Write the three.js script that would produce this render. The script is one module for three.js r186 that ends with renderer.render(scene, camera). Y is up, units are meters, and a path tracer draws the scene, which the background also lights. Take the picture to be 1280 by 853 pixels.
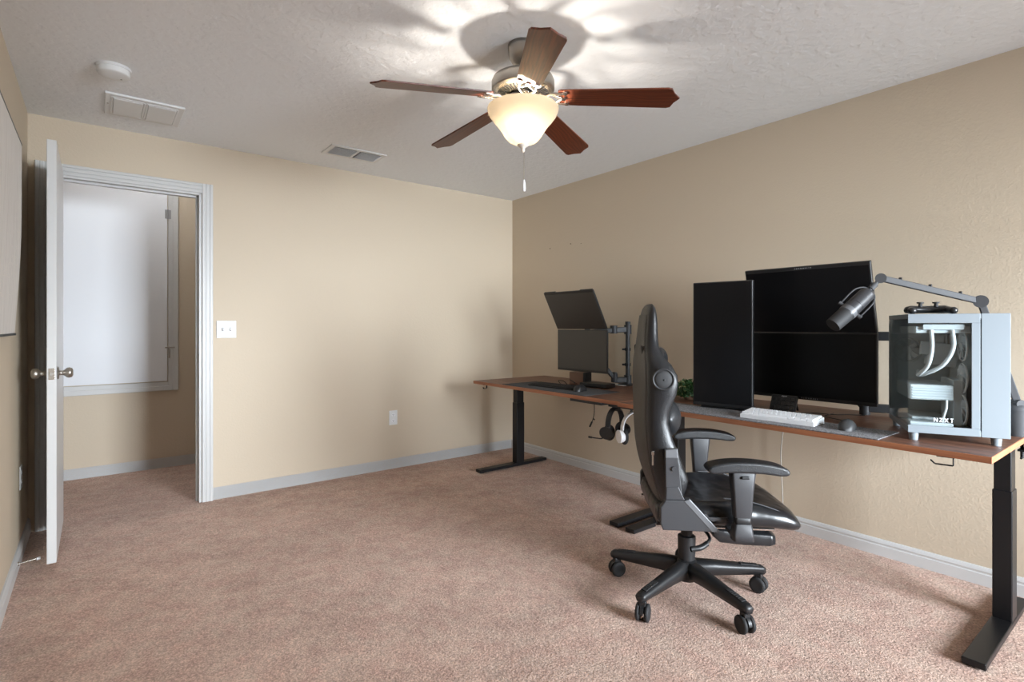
import * as THREE from 'three';
import { RoundedBoxGeometry } from 'three/addons/geometries/RoundedBoxGeometry.js';
import { mergeGeometries } from 'three/addons/utils/BufferGeometryUtils.js';
import { RectAreaLightUniformsLib } from 'three/addons/lights/RectAreaLightUniformsLib.js';
import { FontLoader } from 'three/addons/loaders/FontLoader.js';
import { TextGeometry } from 'three/addons/geometries/TextGeometry.js';

// ------------------------------------------------------------------ camera, sky, daylight, exposure
// corner of the room behind the far desk is the origin; x = 0 is the desk wall, z = 0 the wall with the door
const scene = new THREE.Scene();
const F = 672, YAW = THREE.MathUtils.degToRad(37.75), EYE = new THREE.Vector3(-3.253, 1.2, 4.195);
const camera = new THREE.PerspectiveCamera(THREE.MathUtils.radToDeg(2 * Math.atan(426.5 / F)), 1280 / 853, 0.05, 60);
camera.position.copy(EYE);
camera.rotation.y = -YAW;
camera.setViewOffset(1280, 853, 0, 18.5, 1280, 853);   // level camera with the lens shifted: uprights stay upright
camera.updateMatrixWorld(); scene.add(camera);

RectAreaLightUniformsLib.init();
const W = 3.566, H = 2.44, L = 6.2;                     // room width, height, length
const WIN = { x: -0.9, w: 1.7, y0: 0.45, h: 1.5 };    // window in the wall behind the camera
scene.background = new THREE.Color().setRGB(0.85, 0.93, 1.0);
// daylight: the bright sky low over the sunlit ground outside, reaching deep into the room through the window
const day = new THREE.RectAreaLight(new THREE.Color().setRGB(0.90, 0.965, 1.045), 76, 8, 4.6);
day.position.set(WIN.x, 2.2, L + 6.5);
day.lookAt(WIN.x, 1.2, L);
scene.add(day);

const renderer = new THREE.WebGLRenderer({ antialias: true });
renderer.toneMapping = THREE.LinearToneMapping;
renderer.toneMappingExposure = 1.04;
renderer.shadowMap.enabled = true;

// ------------------------------------------------------------------ helpers
let seedState = 12345;
const rnd = () => { seedState = (seedState * 1664525 + 1013904223) >>> 0; return seedState / 4294967296; };
const D = THREE.MathUtils.degToRad;
const V = (x, y, z) => new THREE.Vector3(x, y, z);
const taken = {};
function numbered(name) { const k = taken[name] = (taken[name] ?? -1) + 1; return k ? `${name}_${String(k).padStart(3, '0')}` : name; }

function tri(geo) {                                        // non-indexed, position + normal + uv in metres (box projection)
  let g = geo.index ? geo.toNonIndexed() : geo;
  const p = g.attributes.position, n = g.attributes.normal;
  const keep = geo.userData.keepUV && g.attributes.uv;
  const out = new THREE.BufferGeometry();
  out.setAttribute('position', p); out.setAttribute('normal', n);
  if (keep) { out.setAttribute('uv', g.attributes.uv); return out; }
  const uv = new Float32Array(p.count * 2);
  for (let i = 0; i < p.count; i += 3) {
    const a = V(0, 0, 0).fromBufferAttribute(p, i), b = V(0, 0, 0).fromBufferAttribute(p, i + 1), c = V(0, 0, 0).fromBufferAttribute(p, i + 2);
    const f = b.clone().sub(a).cross(c.clone().sub(a));
    const ax = Math.abs(f.x), ay = Math.abs(f.y), az = Math.abs(f.z);
    [a, b, c].forEach((q, k) => {
      let u, v;
      if (ay >= ax && ay >= az) { u = q.z; v = q.x; } else if (ax >= az) { u = q.z; v = q.y; } else { u = q.x; v = q.y; }
      uv[(i + k) * 2] = u; uv[(i + k) * 2 + 1] = v;
    });
  }
  out.setAttribute('uv', new THREE.BufferAttribute(uv, 2));
  return out;
}
const merge = (list) => { list = list.flat().map(tri); return list.length === 1 ? list[0] : mergeGeometries(list); };
function mesh(name, geos, mat, parent) {
  const m = new THREE.Mesh(merge([geos].flat()), mat);
  m.name = parent ? name : numbered(name); m.castShadow = m.receiveShadow = true;
  (parent ?? scene).add(m); return m;
}
function tag(o, label, category, group) { o.userData.label = label; o.userData.category = category; if (group) o.userData.group = group; return o; }
function thing(name, label, category, [x, y, z] = [0, 0, 0], turn = 0, group) {
  const o = new THREE.Group(); o.name = numbered(name); o.position.set(x, y, z); o.rotation.y = turn; scene.add(o);
  return tag(o, label, category, group);
}
function structure(name, geos, mat, label, category = 'room part') {
  const m = mesh(name, geos, mat); m.name = name; m.userData = { kind: 'structure', label, category }; return m;
}
function structureGroup(name, label, category) { const o = new THREE.Group(); o.name = name; o.userData = { kind: 'structure', label, category }; scene.add(o); return o; }
const at = (g, x = 0, y = 0, z = 0, rx = 0, ry = 0, rz = 0) => {
  if (rx || ry || rz) g.applyMatrix4(new THREE.Matrix4().makeRotationFromEuler(new THREE.Euler(rx, ry, rz)));
  return g.translate(x, y, z);
};
function mirror(g, x, y, z) {                             // reflect a geometry and turn its faces right side out again
  g = g.index ? g.toNonIndexed() : g; g.scale(x, y, z);
  for (const k of Object.keys(g.attributes)) { const a = g.attributes[k], n = a.itemSize; for (let i = 0; i < a.count; i += 3) for (let c = 0; c < n; c++) { const t = a.array[(i + 1) * n + c]; a.array[(i + 1) * n + c] = a.array[(i + 2) * n + c]; a.array[(i + 2) * n + c] = t; } }
  g.computeVertexNormals(); return g;
}
const box = (x0, x1, y0, y1, z0, z1) => new THREE.BoxGeometry(x1 - x0, y1 - y0, z1 - z0).translate((x0 + x1) / 2, (y0 + y1) / 2, (z0 + z1) / 2);
const rbox = (w, h, d, r = 0.004, s = 2) => new RoundedBoxGeometry(w, h, d, s, Math.min(r, w / 2.02, h / 2.02, d / 2.02));
const rb = (x0, x1, y0, y1, z0, z1, r = 0.004, s = 2) => rbox(x1 - x0, y1 - y0, z1 - z0, r, s).translate((x0 + x1) / 2, (y0 + y1) / 2, (z0 + z1) / 2);
const cyl = (r0, r1, h, s = 24) => new THREE.CylinderGeometry(r0, r1, h, s);
const lathe = (pts, s = 40) => new THREE.LatheGeometry(pts.map(([r, y]) => new THREE.Vector2(r, y)), s);
const tube = (pts, r, seg = 40, rad = 8) => new THREE.TubeGeometry(new THREE.CatmullRomCurve3(pts.map(p => V(...p))), seg, r, rad, false);
function between(g, a, b) {                                // geometry along +y from 0 to 1 stretched between two points
  const A = V(...a), B = V(...b), d = B.clone().sub(A), len = d.length();
  const q = new THREE.Quaternion().setFromUnitVectors(V(0, 1, 0), d.normalize());
  g.applyMatrix4(new THREE.Matrix4().compose(A.add(B).multiplyScalar(0.5), q, V(1, 1, 1))); return g;
}
const rod = (a, b, r, s = 12) => between(cyl(r, r, V(...a).distanceTo(V(...b)), s), a, b);
function bar(a, b, w, h, r = 0.003) {                      // box beam between two points, h measured upwards
  const A = V(...a), B = V(...b), d = B.clone().sub(A), len = d.length(); d.normalize();
  const side = V(0, 1, 0).cross(d); if (side.lengthSq() < 1e-6) side.set(1, 0, 0); side.normalize();
  const up = d.clone().cross(side).normalize();
  const g = rbox(w, h, len, r);
  const m = new THREE.Matrix4().makeBasis(side, up, d).setPosition(A.add(B).multiplyScalar(0.5));
  return g.applyMatrix4(m);
}
function extrude(pts, depth, bevel = 0, smooth = false, bs = 2) {     // profile in xy, thickness centred on z
  const s = new THREE.Shape();
  if (smooth) { const q = pts.map(p => new THREE.Vector2(...p)); s.moveTo(...pts[0]); s.splineThru(q.slice(1).concat([q[0]])); }
  else { s.moveTo(...pts[0]); pts.slice(1).forEach(p => s.lineTo(...p)); s.closePath(); }
  const g = new THREE.ExtrudeGeometry(s, { depth: Math.max(depth - 2 * bevel, 0.0005), bevelEnabled: bevel > 0, bevelSize: bevel, bevelThickness: bevel, bevelOffset: -bevel, bevelSegments: bs, curveSegments: 10 });
  return g.translate(0, 0, -Math.max(depth - 2 * bevel, 0.0005) / 2);
}
function loft(rings, caps = true) {                        // rings: arrays of [x,y,z], all the same length, closed loops
  const n = rings[0].length, pos = [], idx = [];
  rings.forEach(r => r.forEach(p => pos.push(...p)));
  for (let i = 0; i < rings.length - 1; i++) for (let j = 0; j < n; j++) {
    const a = i * n + j, b = i * n + (j + 1) % n, c = a + n, d = b + n; idx.push(a, b, c, b, d, c);
  }
  if (caps) for (const [i, flip] of [[0, 1], [rings.length - 1, 0]]) {
    const c = rings[i].reduce((s, p) => [s[0] + p[0] / n, s[1] + p[1] / n, s[2] + p[2] / n], [0, 0, 0]);
    pos.push(...c); const k = pos.length / 3 - 1;
    for (let j = 0; j < n; j++) { const a = i * n + j, b = i * n + (j + 1) % n; flip ? idx.push(b, a, k) : idx.push(a, b, k); }
  }
  const g = new THREE.BufferGeometry(); g.setAttribute('position', new THREE.Float32BufferAttribute(pos, 3)); g.setIndex(idx); g.computeVertexNormals();
  return g;
}

// ------------------------------------------------------------------ procedural textures
function lattice(n, seed) { let s = seed >>> 0; const a = new Float32Array(n * n); for (let i = 0; i < a.length; i++) { s = (s * 1664525 + 1013904223) >>> 0; a[i] = s / 4294967296; } return a; }
function noiseField(w, h, cx, cy, seed) {                  // tileable value noise with cx by cy cells
  const s = Math.max(cx, cy), lat = lattice(s, seed), out = new Float32Array(w * h);
  const ix = new Int32Array(w), fx = new Float32Array(w);
  for (let x = 0; x < w; x++) { const u = x / w * cx; ix[x] = Math.floor(u); const t = u - ix[x]; fx[x] = t * t * (3 - 2 * t); }
  for (let y = 0; y < h; y++) {
    const v = y / h * cy, j = Math.floor(v), t = v - j, fy = t * t * (3 - 2 * t), j0 = (j % cy) * s, j1 = ((j + 1) % cy) * s;
    for (let x = 0; x < w; x++) {
      const i0 = ix[x] % cx, i1 = (ix[x] + 1) % cx;
      const a = lat[j0 + i0] + (lat[j0 + i1] - lat[j0 + i0]) * fx[x], b = lat[j1 + i0] + (lat[j1 + i1] - lat[j1 + i0]) * fx[x];
      out[y * w + x] = a + (b - a) * fy;
    }
  }
  return out;
}
function texture(w, h, metresU, metresV, fn, srgb) {
  const d = new Uint8Array(w * h * 4);
  for (let i = 0; i < w * h; i++) { const c = fn(i); d[i * 4] = c[0]; d[i * 4 + 1] = c[1]; d[i * 4 + 2] = c[2]; d[i * 4 + 3] = 255; }
  const t = new THREE.DataTexture(d, w, h); t.wrapS = t.wrapT = THREE.RepeatWrapping; t.magFilter = THREE.LinearFilter; t.minFilter = THREE.LinearMipmapLinearFilter; t.generateMipmaps = true;
  t.repeat.set(1 / metresU, 1 / metresV); if (srgb) t.colorSpace = THREE.SRGBColorSpace; t.needsUpdate = true; return t;
}
const cl = (x) => Math.max(0, Math.min(255, x));
const grey = (v) => { v = cl(v * 255); return [v, v, v]; };
// carpet: tufts, clumps, and brushed patches where the pile lies the other way
const cw = 2048, cA = noiseField(cw, cw, 700, 700, 1), cB = noiseField(cw, cw, 330, 330, 2), cC = noiseField(cw, cw, 60, 60, 3), cD = noiseField(cw, cw, 11, 7, 4), cE = noiseField(cw, cw, 26, 19, 5);
const carpetMap = texture(cw, cw, 2.7, 2.7, (i) => {
  const k = 0.93 + 0.26 * (cA[i] - 0.5) + 0.12 * (cB[i] - 0.5) + 0.05 * (cC[i] - 0.5) + 0.06 * (cD[i] - 0.5) + 0.07 * (cE[i] - 0.5);
  const w = 1 + 0.05 * (cC[i] - 0.5);
  return [cl(208 * k), cl(178 * k * w), cl(163 * k * w)];
}, true);
const carpetBump = texture(1024, 1024, 1.35, 1.35, (() => { const a = noiseField(1024, 1024, 350, 350, 6), b = noiseField(1024, 1024, 150, 150, 7); return (i) => grey(0.6 * a[i] + 0.4 * b[i]); })());
const peel = texture(1024, 1024, 1.3, 1.3, (() => { const a = noiseField(1024, 1024, 210, 210, 8), b = noiseField(1024, 1024, 115, 115, 9), c = noiseField(1024, 1024, 300, 300, 10); return (i) => grey(Math.min(1, Math.max(0, (0.55 * a[i] + 0.35 * b[i] + 0.1 * c[i] - 0.36) * 2.4))); })());
const knock = texture(1024, 1024, 1.5, 1.5, (() => { const a = noiseField(1024, 1024, 58, 58, 11), b = noiseField(1024, 1024, 120, 120, 12), c = noiseField(1024, 1024, 260, 260, 13); return (i) => grey(Math.min(1, Math.max(0, (0.55 * a[i] + 0.3 * b[i] + 0.15 * c[i] - 0.38) * 3.2))); })());
function wood(seed, base, dark, mu, mv, along = 6, across = 90) {
  const a = noiseField(512, 1024, 4, 2, seed), b = noiseField(512, 1024, along, across, seed + 1), c = noiseField(512, 1024, along * 3, across * 3, seed + 2), d = noiseField(512, 1024, along * 4, 12, seed + 3);
  return texture(512, 1024, mu, mv, (i) => {
    const y = Math.floor(i / 512) / 1024;
    const ring = 0.5 + 0.5 * Math.sin((y * 26 + a[i] * 5.5 + d[i] * 0.5) * Math.PI);
    const t = Math.min(1, Math.max(0, 0.34 * ring + 0.5 * (b[i] - 0.25) + 0.36 * (c[i] - 0.4)));
    return base.map((v, k) => cl(v + (dark[k] - v) * t));
  }, true);
}
const deskWood = wood(21, [128, 88, 68], [68, 43, 33], 1.7, 0.8);
const edgeWood = wood(31, [176, 116, 82], [134, 82, 56], 1.7, 0.8);
const bladeWood = wood(41, [112, 54, 30], [54, 22, 12], 0.62, 0.2, 4, 60);
const feltMap = texture(512, 512, 0.3, 0.3, (() => { const a = noiseField(512, 512, 200, 200, 51), b = noiseField(512, 512, 70, 90, 52); return (i) => { const k = 0.75 + 0.6 * (a[i] - 0.5) + 0.35 * (b[i] - 0.5); return [cl(158 * k), cl(157 * k), cl(160 * k)]; }; })(), true);
const feltDark = texture(512, 512, 0.3, 0.3, (() => { const a = noiseField(512, 512, 200, 200, 53); return (i) => { const k = 0.8 + 0.5 * (a[i] - 0.5); return [cl(84 * k), cl(86 * k), cl(90 * k)]; }; })(), true);
const leatherBump = texture(512, 512, 0.12, 0.12, (() => { const a = noiseField(512, 512, 90, 90, 61), b = noiseField(512, 512, 40, 40, 62); return (i) => grey(0.6 * a[i] + 0.4 * b[i]); })());
const crease = texture(512, 512, 0.5, 0.5, (() => { const a = noiseField(512, 512, 6, 9, 63), b = noiseField(512, 512, 14, 20, 64); return (i) => grey(0.65 * a[i] + 0.35 * b[i]); })());

// ------------------------------------------------------------------ materials
const lin = (r, g, b) => new THREE.Color().setRGB(r, g, b);
const std = (c, roughness = 0.6, o = {}) => new THREE.MeshStandardMaterial({ color: c, roughness, ...o });
const phy = (c, roughness = 0.6, o = {}) => new THREE.MeshPhysicalMaterial({ color: c, roughness, ...o });
const M = {
  wall: std(lin(0.60, 0.505, 0.385), 0.62, { bumpMap: peel, bumpScale: 0.0003 }),
  ceiling: std(lin(0.86, 0.885, 0.91), 0.95, { bumpMap: knock, bumpScale: 0.0011 }),
  carpet: std(0xffffff, 1, { map: carpetMap, bumpMap: carpetBump, bumpScale: 0.002 }),
  trim: std(lin(0.60, 0.60, 0.595), 0.38),
  doorPaint: std(lin(0.66, 0.66, 0.655), 0.3),
  plate: std(lin(0.76, 0.77, 0.77), 0.4),
  slot: std(lin(0.05, 0.05, 0.05), 0.8),
  nickel: std(lin(0.42, 0.39, 0.35), 0.34, { metalness: 1 }),
  nickelBright: std(lin(0.66, 0.63, 0.58), 0.22, { metalness: 1 }),
  chrome: std(lin(0.75, 0.75, 0.75), 0.15, { metalness: 1 }),
  blade: phy(0xffffff, 0.42, { map: bladeWood, clearcoat: 0.12, clearcoatRoughness: 0.3 }),
  bowl: phy(lin(0.27, 0.22, 0.155), 0.9, { transmission: 0.2, thickness: 0, side: THREE.DoubleSide }),
  bulb: std(lin(1, 0.9, 0.75), 0.4, { emissive: lin(1, 0.78, 0.48), emissiveIntensity: 5 }),
  deskTop: std(0xffffff, 0.42, { map: deskWood }),
  deskEdge: std(0xffffff, 0.45, { map: edgeWood }),
  blackMetal: phy(lin(0.008, 0.008, 0.009), 0.36, { specularIntensity: 0.7 }),
  blackPlastic: std(lin(0.012, 0.012, 0.013), 0.45),
  rubber: std(lin(0.014, 0.014, 0.015), 0.7),
  greyPlastic: std(lin(0.032, 0.032, 0.035), 0.48),
  greyPlasticLight: std(lin(0.11, 0.112, 0.118), 0.4),
  armMetal: std(lin(0.03, 0.031, 0.034), 0.55),
  boomMetal: phy(lin(0.06, 0.06, 0.063), 0.6, { specularIntensity: 0.5 }),
  leather: phy(lin(0.011, 0.0115, 0.013), 0.3, { bumpMap: crease, bumpScale: 0.008, clearcoat: 0.15, clearcoatRoughness: 0.3 }),
  leatherSide: phy(lin(0.012, 0.0125, 0.014), 0.36, { bumpMap: leatherBump, bumpScale: 0.0006 }),
  leatherBack: phy(lin(0.045, 0.043, 0.04), 0.42, { bumpMap: leatherBump, bumpScale: 0.0006 }),
  mesh: std(lin(0.018, 0.018, 0.019), 0.7),
  screen: phy(lin(0.006, 0.006, 0.007), 0.34, { specularIntensity: 0.38 }),
  screenReflectTint: phy(lin(0.05, 0.046, 0.042), 0.3, { specularIntensity: 1.0 }),  // base colour lifted towards tan to carry the wall reflected in the screens
  bezel: std(lin(0.014, 0.014, 0.015), 0.4),
  felt: std(0xffffff, 1, { map: feltMap }),
  feltDark: std(0xffffff, 1, { map: feltDark }),
  whitePlastic: std(lin(0.87, 0.88, 0.90), 0.4),
  caseWhite: std(lin(0.20, 0.228, 0.25), 0.42),
  caseInner: std(lin(0.46, 0.51, 0.54), 0.5),
  caseGrey: std(lin(0.42, 0.475, 0.51), 0.5),
  partWhite: std(lin(0.45, 0.49, 0.51), 0.45),
  tubeWhite: std(lin(0.52, 0.55, 0.57), 0.45),
  glass: phy(lin(0.97, 0.99, 0.99), 0.03, { transmission: 1, thickness: 0, ior: 1.5, side: THREE.DoubleSide }),
  tintGlass: phy(lin(0.94, 0.97, 0.97), 0.03, { transmission: 1, thickness: 0, ior: 1.5, clearcoat: 1, clearcoatRoughness: 0.02, side: THREE.DoubleSide }),
  windowGlass: phy(lin(0.98, 0.99, 0.99), 0.02, { transmission: 1, thickness: 0, side: THREE.DoubleSide }),
  leaf: phy(lin(0.035, 0.11, 0.028), 0.5, { transmission: 0.2, thickness: 0, side: THREE.DoubleSide }),
  leafPale: phy(lin(0.42, 0.46, 0.20), 0.5, { transmission: 0.2, thickness: 0, side: THREE.DoubleSide }),
  brownBox: std(lin(0.20, 0.11, 0.07), 0.6),
  mousePad: std(lin(0.04, 0.041, 0.043), 0.5),
  canvas: std(0xffffff, 0.95),
  lettering: std(lin(0.35, 0.35, 0.36), 0.5),
  letteringWhite: std(lin(0.6, 0.62, 0.63), 0.5),
};

// ------------------------------------------------------------------ the room
const T = 0.12, HALLZ = -1.22, HALLH = 2.95, DX0 = -3.465, DX1 = -2.685, DTOP = 2.105;
structure('floor', box(-4.9, 0, -0.1, 0, HALLZ, L), M.carpet, 'dusty pink cut pile carpet running on into the hall', 'carpet');
structure('ceiling', box(-W, 0, H, H + 0.1, 0, L), M.ceiling, 'white ceiling with a knockdown plaster texture', 'ceiling');
structure('wall_back', [box(-4.9, DX0, -0.1, HALLH, -T, 0), box(DX1, T, -0.1, HALLH, -T, 0), box(DX0, DX1, DTOP, HALLH, -T, 0)], M.wall, 'tan wall with the open doorway and the light switch', 'wall');
structure('wall_right', box(0, T, -0.1, H + 0.1, 0, L + T), M.wall, 'tan wall behind the two desks', 'wall');
structure('wall_left', box(-W - T, -W, -0.1, H + 0.1, 0, L + T), M.wall, 'tan wall with the hanging canvas beside the open door', 'wall');
structure('wall_front', [box(-W, WIN.x - WIN.w / 2, -0.1, H + 0.1, L, L + T), box(WIN.x + WIN.w / 2, 0, -0.1, H + 0.1, L, L + T),
  box(WIN.x - WIN.w / 2, WIN.x + WIN.w / 2, -0.1, WIN.y0, L, L + T), box(WIN.x - WIN.w / 2, WIN.x + WIN.w / 2, WIN.y0 + WIN.h, H + 0.1, L, L + T)], M.wall, 'tan wall with the window that lights the room', 'wall');
structure('wall_hall', box(-4.9, -1.2, -0.1, HALLH, HALLZ - T, HALLZ), M.wall, 'tan hall wall seen through the doorway', 'wall');
structure('wall_hall_end', [box(-4.9 - T, -4.9, -0.1, HALLH, HALLZ - T, 0), box(-1.2, -1.2 + T, -0.1, HALLH, HALLZ - T, -T)], M.wall, 'tan end walls of the hall', 'wall');
structure('ceiling_hall', box(-4.9, -1.2, HALLH, HALLH + 0.1, HALLZ - T, 0), M.ceiling, 'white ceiling of the hall', 'ceiling');

// window (out of the picture, gives the daylight)
{
  const g = structureGroup('window_1', 'white framed window with two sashes in the wall opposite the door', 'window');
  const x0 = WIN.x - WIN.w / 2, x1 = WIN.x + WIN.w / 2, y0 = WIN.y0, y1 = WIN.y0 + WIN.h, zz = L + 0.05;
  mesh('window_frame', [box(x0, x0 + 0.04, y0, y1, zz - 0.03, zz + 0.03), box(x1 - 0.04, x1, y0, y1, zz - 0.03, zz + 0.03), box(x0 + 0.04, x1 - 0.04, y0, y0 + 0.04, zz - 0.03, zz + 0.03), box(x0 + 0.04, x1 - 0.04, y1 - 0.04, y1, zz - 0.03, zz + 0.03)], M.trim, g);
  mesh('meeting_rail', box(x0 + 0.04, x1 - 0.04, (y0 + y1) / 2 - 0.02, (y0 + y1) / 2 + 0.02, zz - 0.025, zz + 0.025), M.trim, g);
  mesh('pane', box(x0 + 0.04, x1 - 0.04, y0 + 0.04, (y0 + y1) / 2 - 0.02, zz + 0.004, zz + 0.008), M.windowGlass, g);
  mesh('pane', box(x0 + 0.04, x1 - 0.04, (y0 + y1) / 2 + 0.02, y1 - 0.04, zz + 0.004, zz + 0.008), M.windowGlass, g);
  mesh('window_sill', rb(x0 - 0.04, x1 + 0.04, y0 - 0.025, y0, L - 0.05, L + 0.02, 0.006), M.trim, g);
}

// baseboards: stepped profile
function baseProfile(run) {                                 // run: length along +z from 0, wall on the x=0 side, room towards -x
  const p = [[0, 0], [-0.014, 0], [-0.014, 0.052], [-0.0105, 0.056], [-0.0105, 0.062], [-0.013, 0.066], [-0.010, 0.076], [-0.006, 0.083], [0, 0.085]];
  const s = new THREE.Shape(); p.forEach((q, i) => i ? s.lineTo(...q) : s.moveTo(...q)); s.closePath();
  return new THREE.ExtrudeGeometry(s, { depth: run, bevelEnabled: false });
}
structure('baseboard_right', baseProfile(L), M.trim, 'white stepped baseboard under the desks', 'baseboard');
structure('baseboard_back', baseProfile(2.617 - 0.014).rotateY(-Math.PI / 2).translate(-0.014, 0, 0), M.trim, 'white stepped baseboard from the door casing to the corner', 'baseboard');
structure('baseboard_left', baseProfile(L).rotateY(Math.PI).translate(-W, 0, L), M.trim, 'white stepped baseboard behind the open door', 'baseboard');
structure('baseboard_hall', baseProfile(3.6).rotateY(-Math.PI / 2).translate(-1.25, 0, HALLZ), M.trim, 'white stepped baseboard along the hall', 'baseboard');

// doorway casing: every leg has three flutes
{
  const g = structureGroup('trim_1', 'white fluted casing and jamb round the open doorway', 'door casing');
  const prof = (w, len) => {                              // casing standing along +y, width along +x from 0, out along +z
    const p = [[0, 0], [0, 0.012], [0.004, 0.015], [w * 0.26, 0.015], [w * 0.30, 0.0115], [w * 0.36, 0.0115], [w * 0.40, 0.016], [w * 0.62, 0.016], [w * 0.66, 0.0125], [w * 0.72, 0.0125], [w * 0.76, 0.018], [w - 0.004, 0.018], [w, 0.014], [w, 0]];
    const s = new THREE.Shape(); p.forEach((q, i) => i ? s.lineTo(q[0], -q[1]) : s.moveTo(q[0], -q[1])); s.closePath();
    return new THREE.ExtrudeGeometry(s, { depth: len, bevelEnabled: false }).rotateX(-Math.PI / 2);
  };
  const cw2 = 0.066;
  mesh('casing_leg', prof(cw2, DTOP + cw2).translate(DX1 + 0.004, 0, 0), M.trim, g);
  mesh('casing_leg', mirror(prof(cw2, DTOP + cw2), -1, 1, 1).translate(DX0 - 0.004, 0, 0), M.trim, g);
  mesh('casing_head', mirror(prof(cw2, DX1 - DX0 + 0.008).rotateZ(-Math.PI / 2), 1, -1, 1).translate(DX0 - 0.004, DTOP + 0.0, 0), M.trim, g);
  mesh('jamb', box(DX1 - 0.012, DX1 + 0.001, 0, DTOP, -T - 0.004, 0.004), M.trim, g);
  mesh('jamb', box(DX0 - 0.001, DX0 + 0.012, 0, DTOP, -T - 0.004, 0.004), M.trim, g);
  mesh('jamb_head', box(DX0, DX1, DTOP - 0.012, DTOP + 0.001, -T - 0.004, 0.004), M.trim, g);
  mesh('door_stop_strip', [box(DX1 - 0.024, DX1 - 0.012, 0, DTOP - 0.012, -0.075, -0.042), box(DX0 + 0.012, DX1 - 0.012, DTOP - 0.024, DTOP - 0.012, -0.075, -0.042)], M.trim, g);
  const sp = mesh('strike_plate', rb(DX1 - 0.0145, DX1 - 0.011, 0.95, 1.01, -0.036, -0.008, 0.001), M.nickel, g); sp.userData.label = 'brushed metal strike plate';
}

// the open room door, swung back against the left wall
function knob(dir, x, y, z) {                              // a door knob pointing along +x or -x
  return lathe([[0, 0.062], [0.014, 0.0615], [0.023, 0.057], [0.0265, 0.047], [0.024, 0.036], [0.015, 0.028], [0.0115, 0.02], [0.012, 0.008], [0.03, 0.006], [0.032, 0.0], [0, 0]].reverse(), 32).rotateZ(dir > 0 ? -Math.PI / 2 : Math.PI / 2).translate(x, y, z);
}
{
  const g = structureGroup('door_1', 'white flat door standing open against the left wall', 'door');
  const x0 = -3.442, x1 = -3.405, z1 = 0.742;
  mesh('door_leaf', rb(x0, x1, 0.04, 2.112, 0.02, z1, 0.002), M.doorPaint, g);
  const k1 = mesh('knob', knob(1, x1, 0.966, z1 - 0.065), M.nickel, g); k1.userData.label = 'brushed nickel door knob';
  const k2 = mesh('knob', knob(-1, x0, 0.966, z1 - 0.065), M.nickel, g); k2.userData.label = 'brushed nickel door knob on the wall side';
  const lp = mesh('latch_plate', rb((x0 + x1) / 2 - 0.012, (x0 + x1) / 2 + 0.012, 0.938, 0.994, z1 - 0.001, z1 + 0.0015, 0.001), M.nickelBright, g); lp.userData.label = 'metal latch plate on the door edge';
  mesh('latch_bolt', at(cyl(0.0085, 0.0085, 0.012, 16), (x0 + x1) / 2, 0.966, z1 + 0.005, Math.PI / 2), M.nickel, lp);
  for (const y of [0.25, 1.05, 1.9]) mesh('hinge', [rod([x0 - 0.004, y - 0.045, 0.016], [x0 - 0.004, y + 0.045, 0.016], 0.006), box(x0 - 0.003, x1 - 0.01, y - 0.044, y + 0.044, 0.0165, 0.0205)], M.nickel, g);
}

// raised access door in the hall wall
{
  const g = structureGroup('door_2', 'white flat access door set high in the hall wall', 'door');
  mesh('door_leaf', rb(-3.56, -2.772, 0.735, 2.7, HALLZ + 0.001, HALLZ + 0.016, 0.002), phy(lin(0.80, 0.82, 0.86), 0.26), g);
  for (const y of [2.15]) mesh('hinge', [rod([-2.768, y - 0.04, HALLZ + 0.022], [-2.768, y + 0.04, HALLZ + 0.022], 0.006), box(-2.79, -2.746, y - 0.038, y + 0.038, HALLZ + 0.016, HALLZ + 0.0185)], std(lin(0.3, 0.3, 0.31), 0.35), g);
  mesh('latch_hook', [rod([-2.79, 1.02, HALLZ + 0.03], [-2.72, 1.02, HALLZ + 0.03], 0.006), rod([-2.76, 1.02, HALLZ + 0.02], [-2.76, 0.93, HALLZ + 0.026], 0.007), rod([-2.76, 1.02, HALLZ + 0.014], [-2.76, 1.02, HALLZ + 0.034], 0.008)], M.nickel, g);
  const k = mesh('knob', lathe([[0, 0], [0.012, 0], [0.009, 0.014], [0.017, 0.024], [0.012, 0.034], [0, 0.036]], 20).rotateX(Math.PI / 2).translate(-3.475, 1.21, HALLZ + 0.016), M.nickelBright, g); k.userData.label = 'small round knob';
  const t2 = structureGroup('trim_2', 'white casing round the raised hall access door', 'door casing');
  mesh('casing_leg', [rb(-2.766, -2.73, 0.66, 2.78, HALLZ, HALLZ + 0.014, 0.003), rb(-2.734, -2.692, 0.655, 2.78, HALLZ, HALLZ + 0.02, 0.004)], M.trim, t2);
  mesh('casing_leg', rb(-3.64, -3.566, 0.66, 2.78, HALLZ, HALLZ + 0.018, 0.004), M.trim, t2);
  mesh('casing_sill', [rb(-3.566, -2.766, 0.692, 0.729, HALLZ, HALLZ + 0.014, 0.003), rb(-3.566, -2.734, 0.655, 0.695, HALLZ, HALLZ + 0.02, 0.004)], M.trim, t2);
  mesh('casing_head', rb(-3.566, -2.766, 2.706, 2.78, HALLZ, HALLZ + 0.018, 0.004), M.trim, t2);
}
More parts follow.
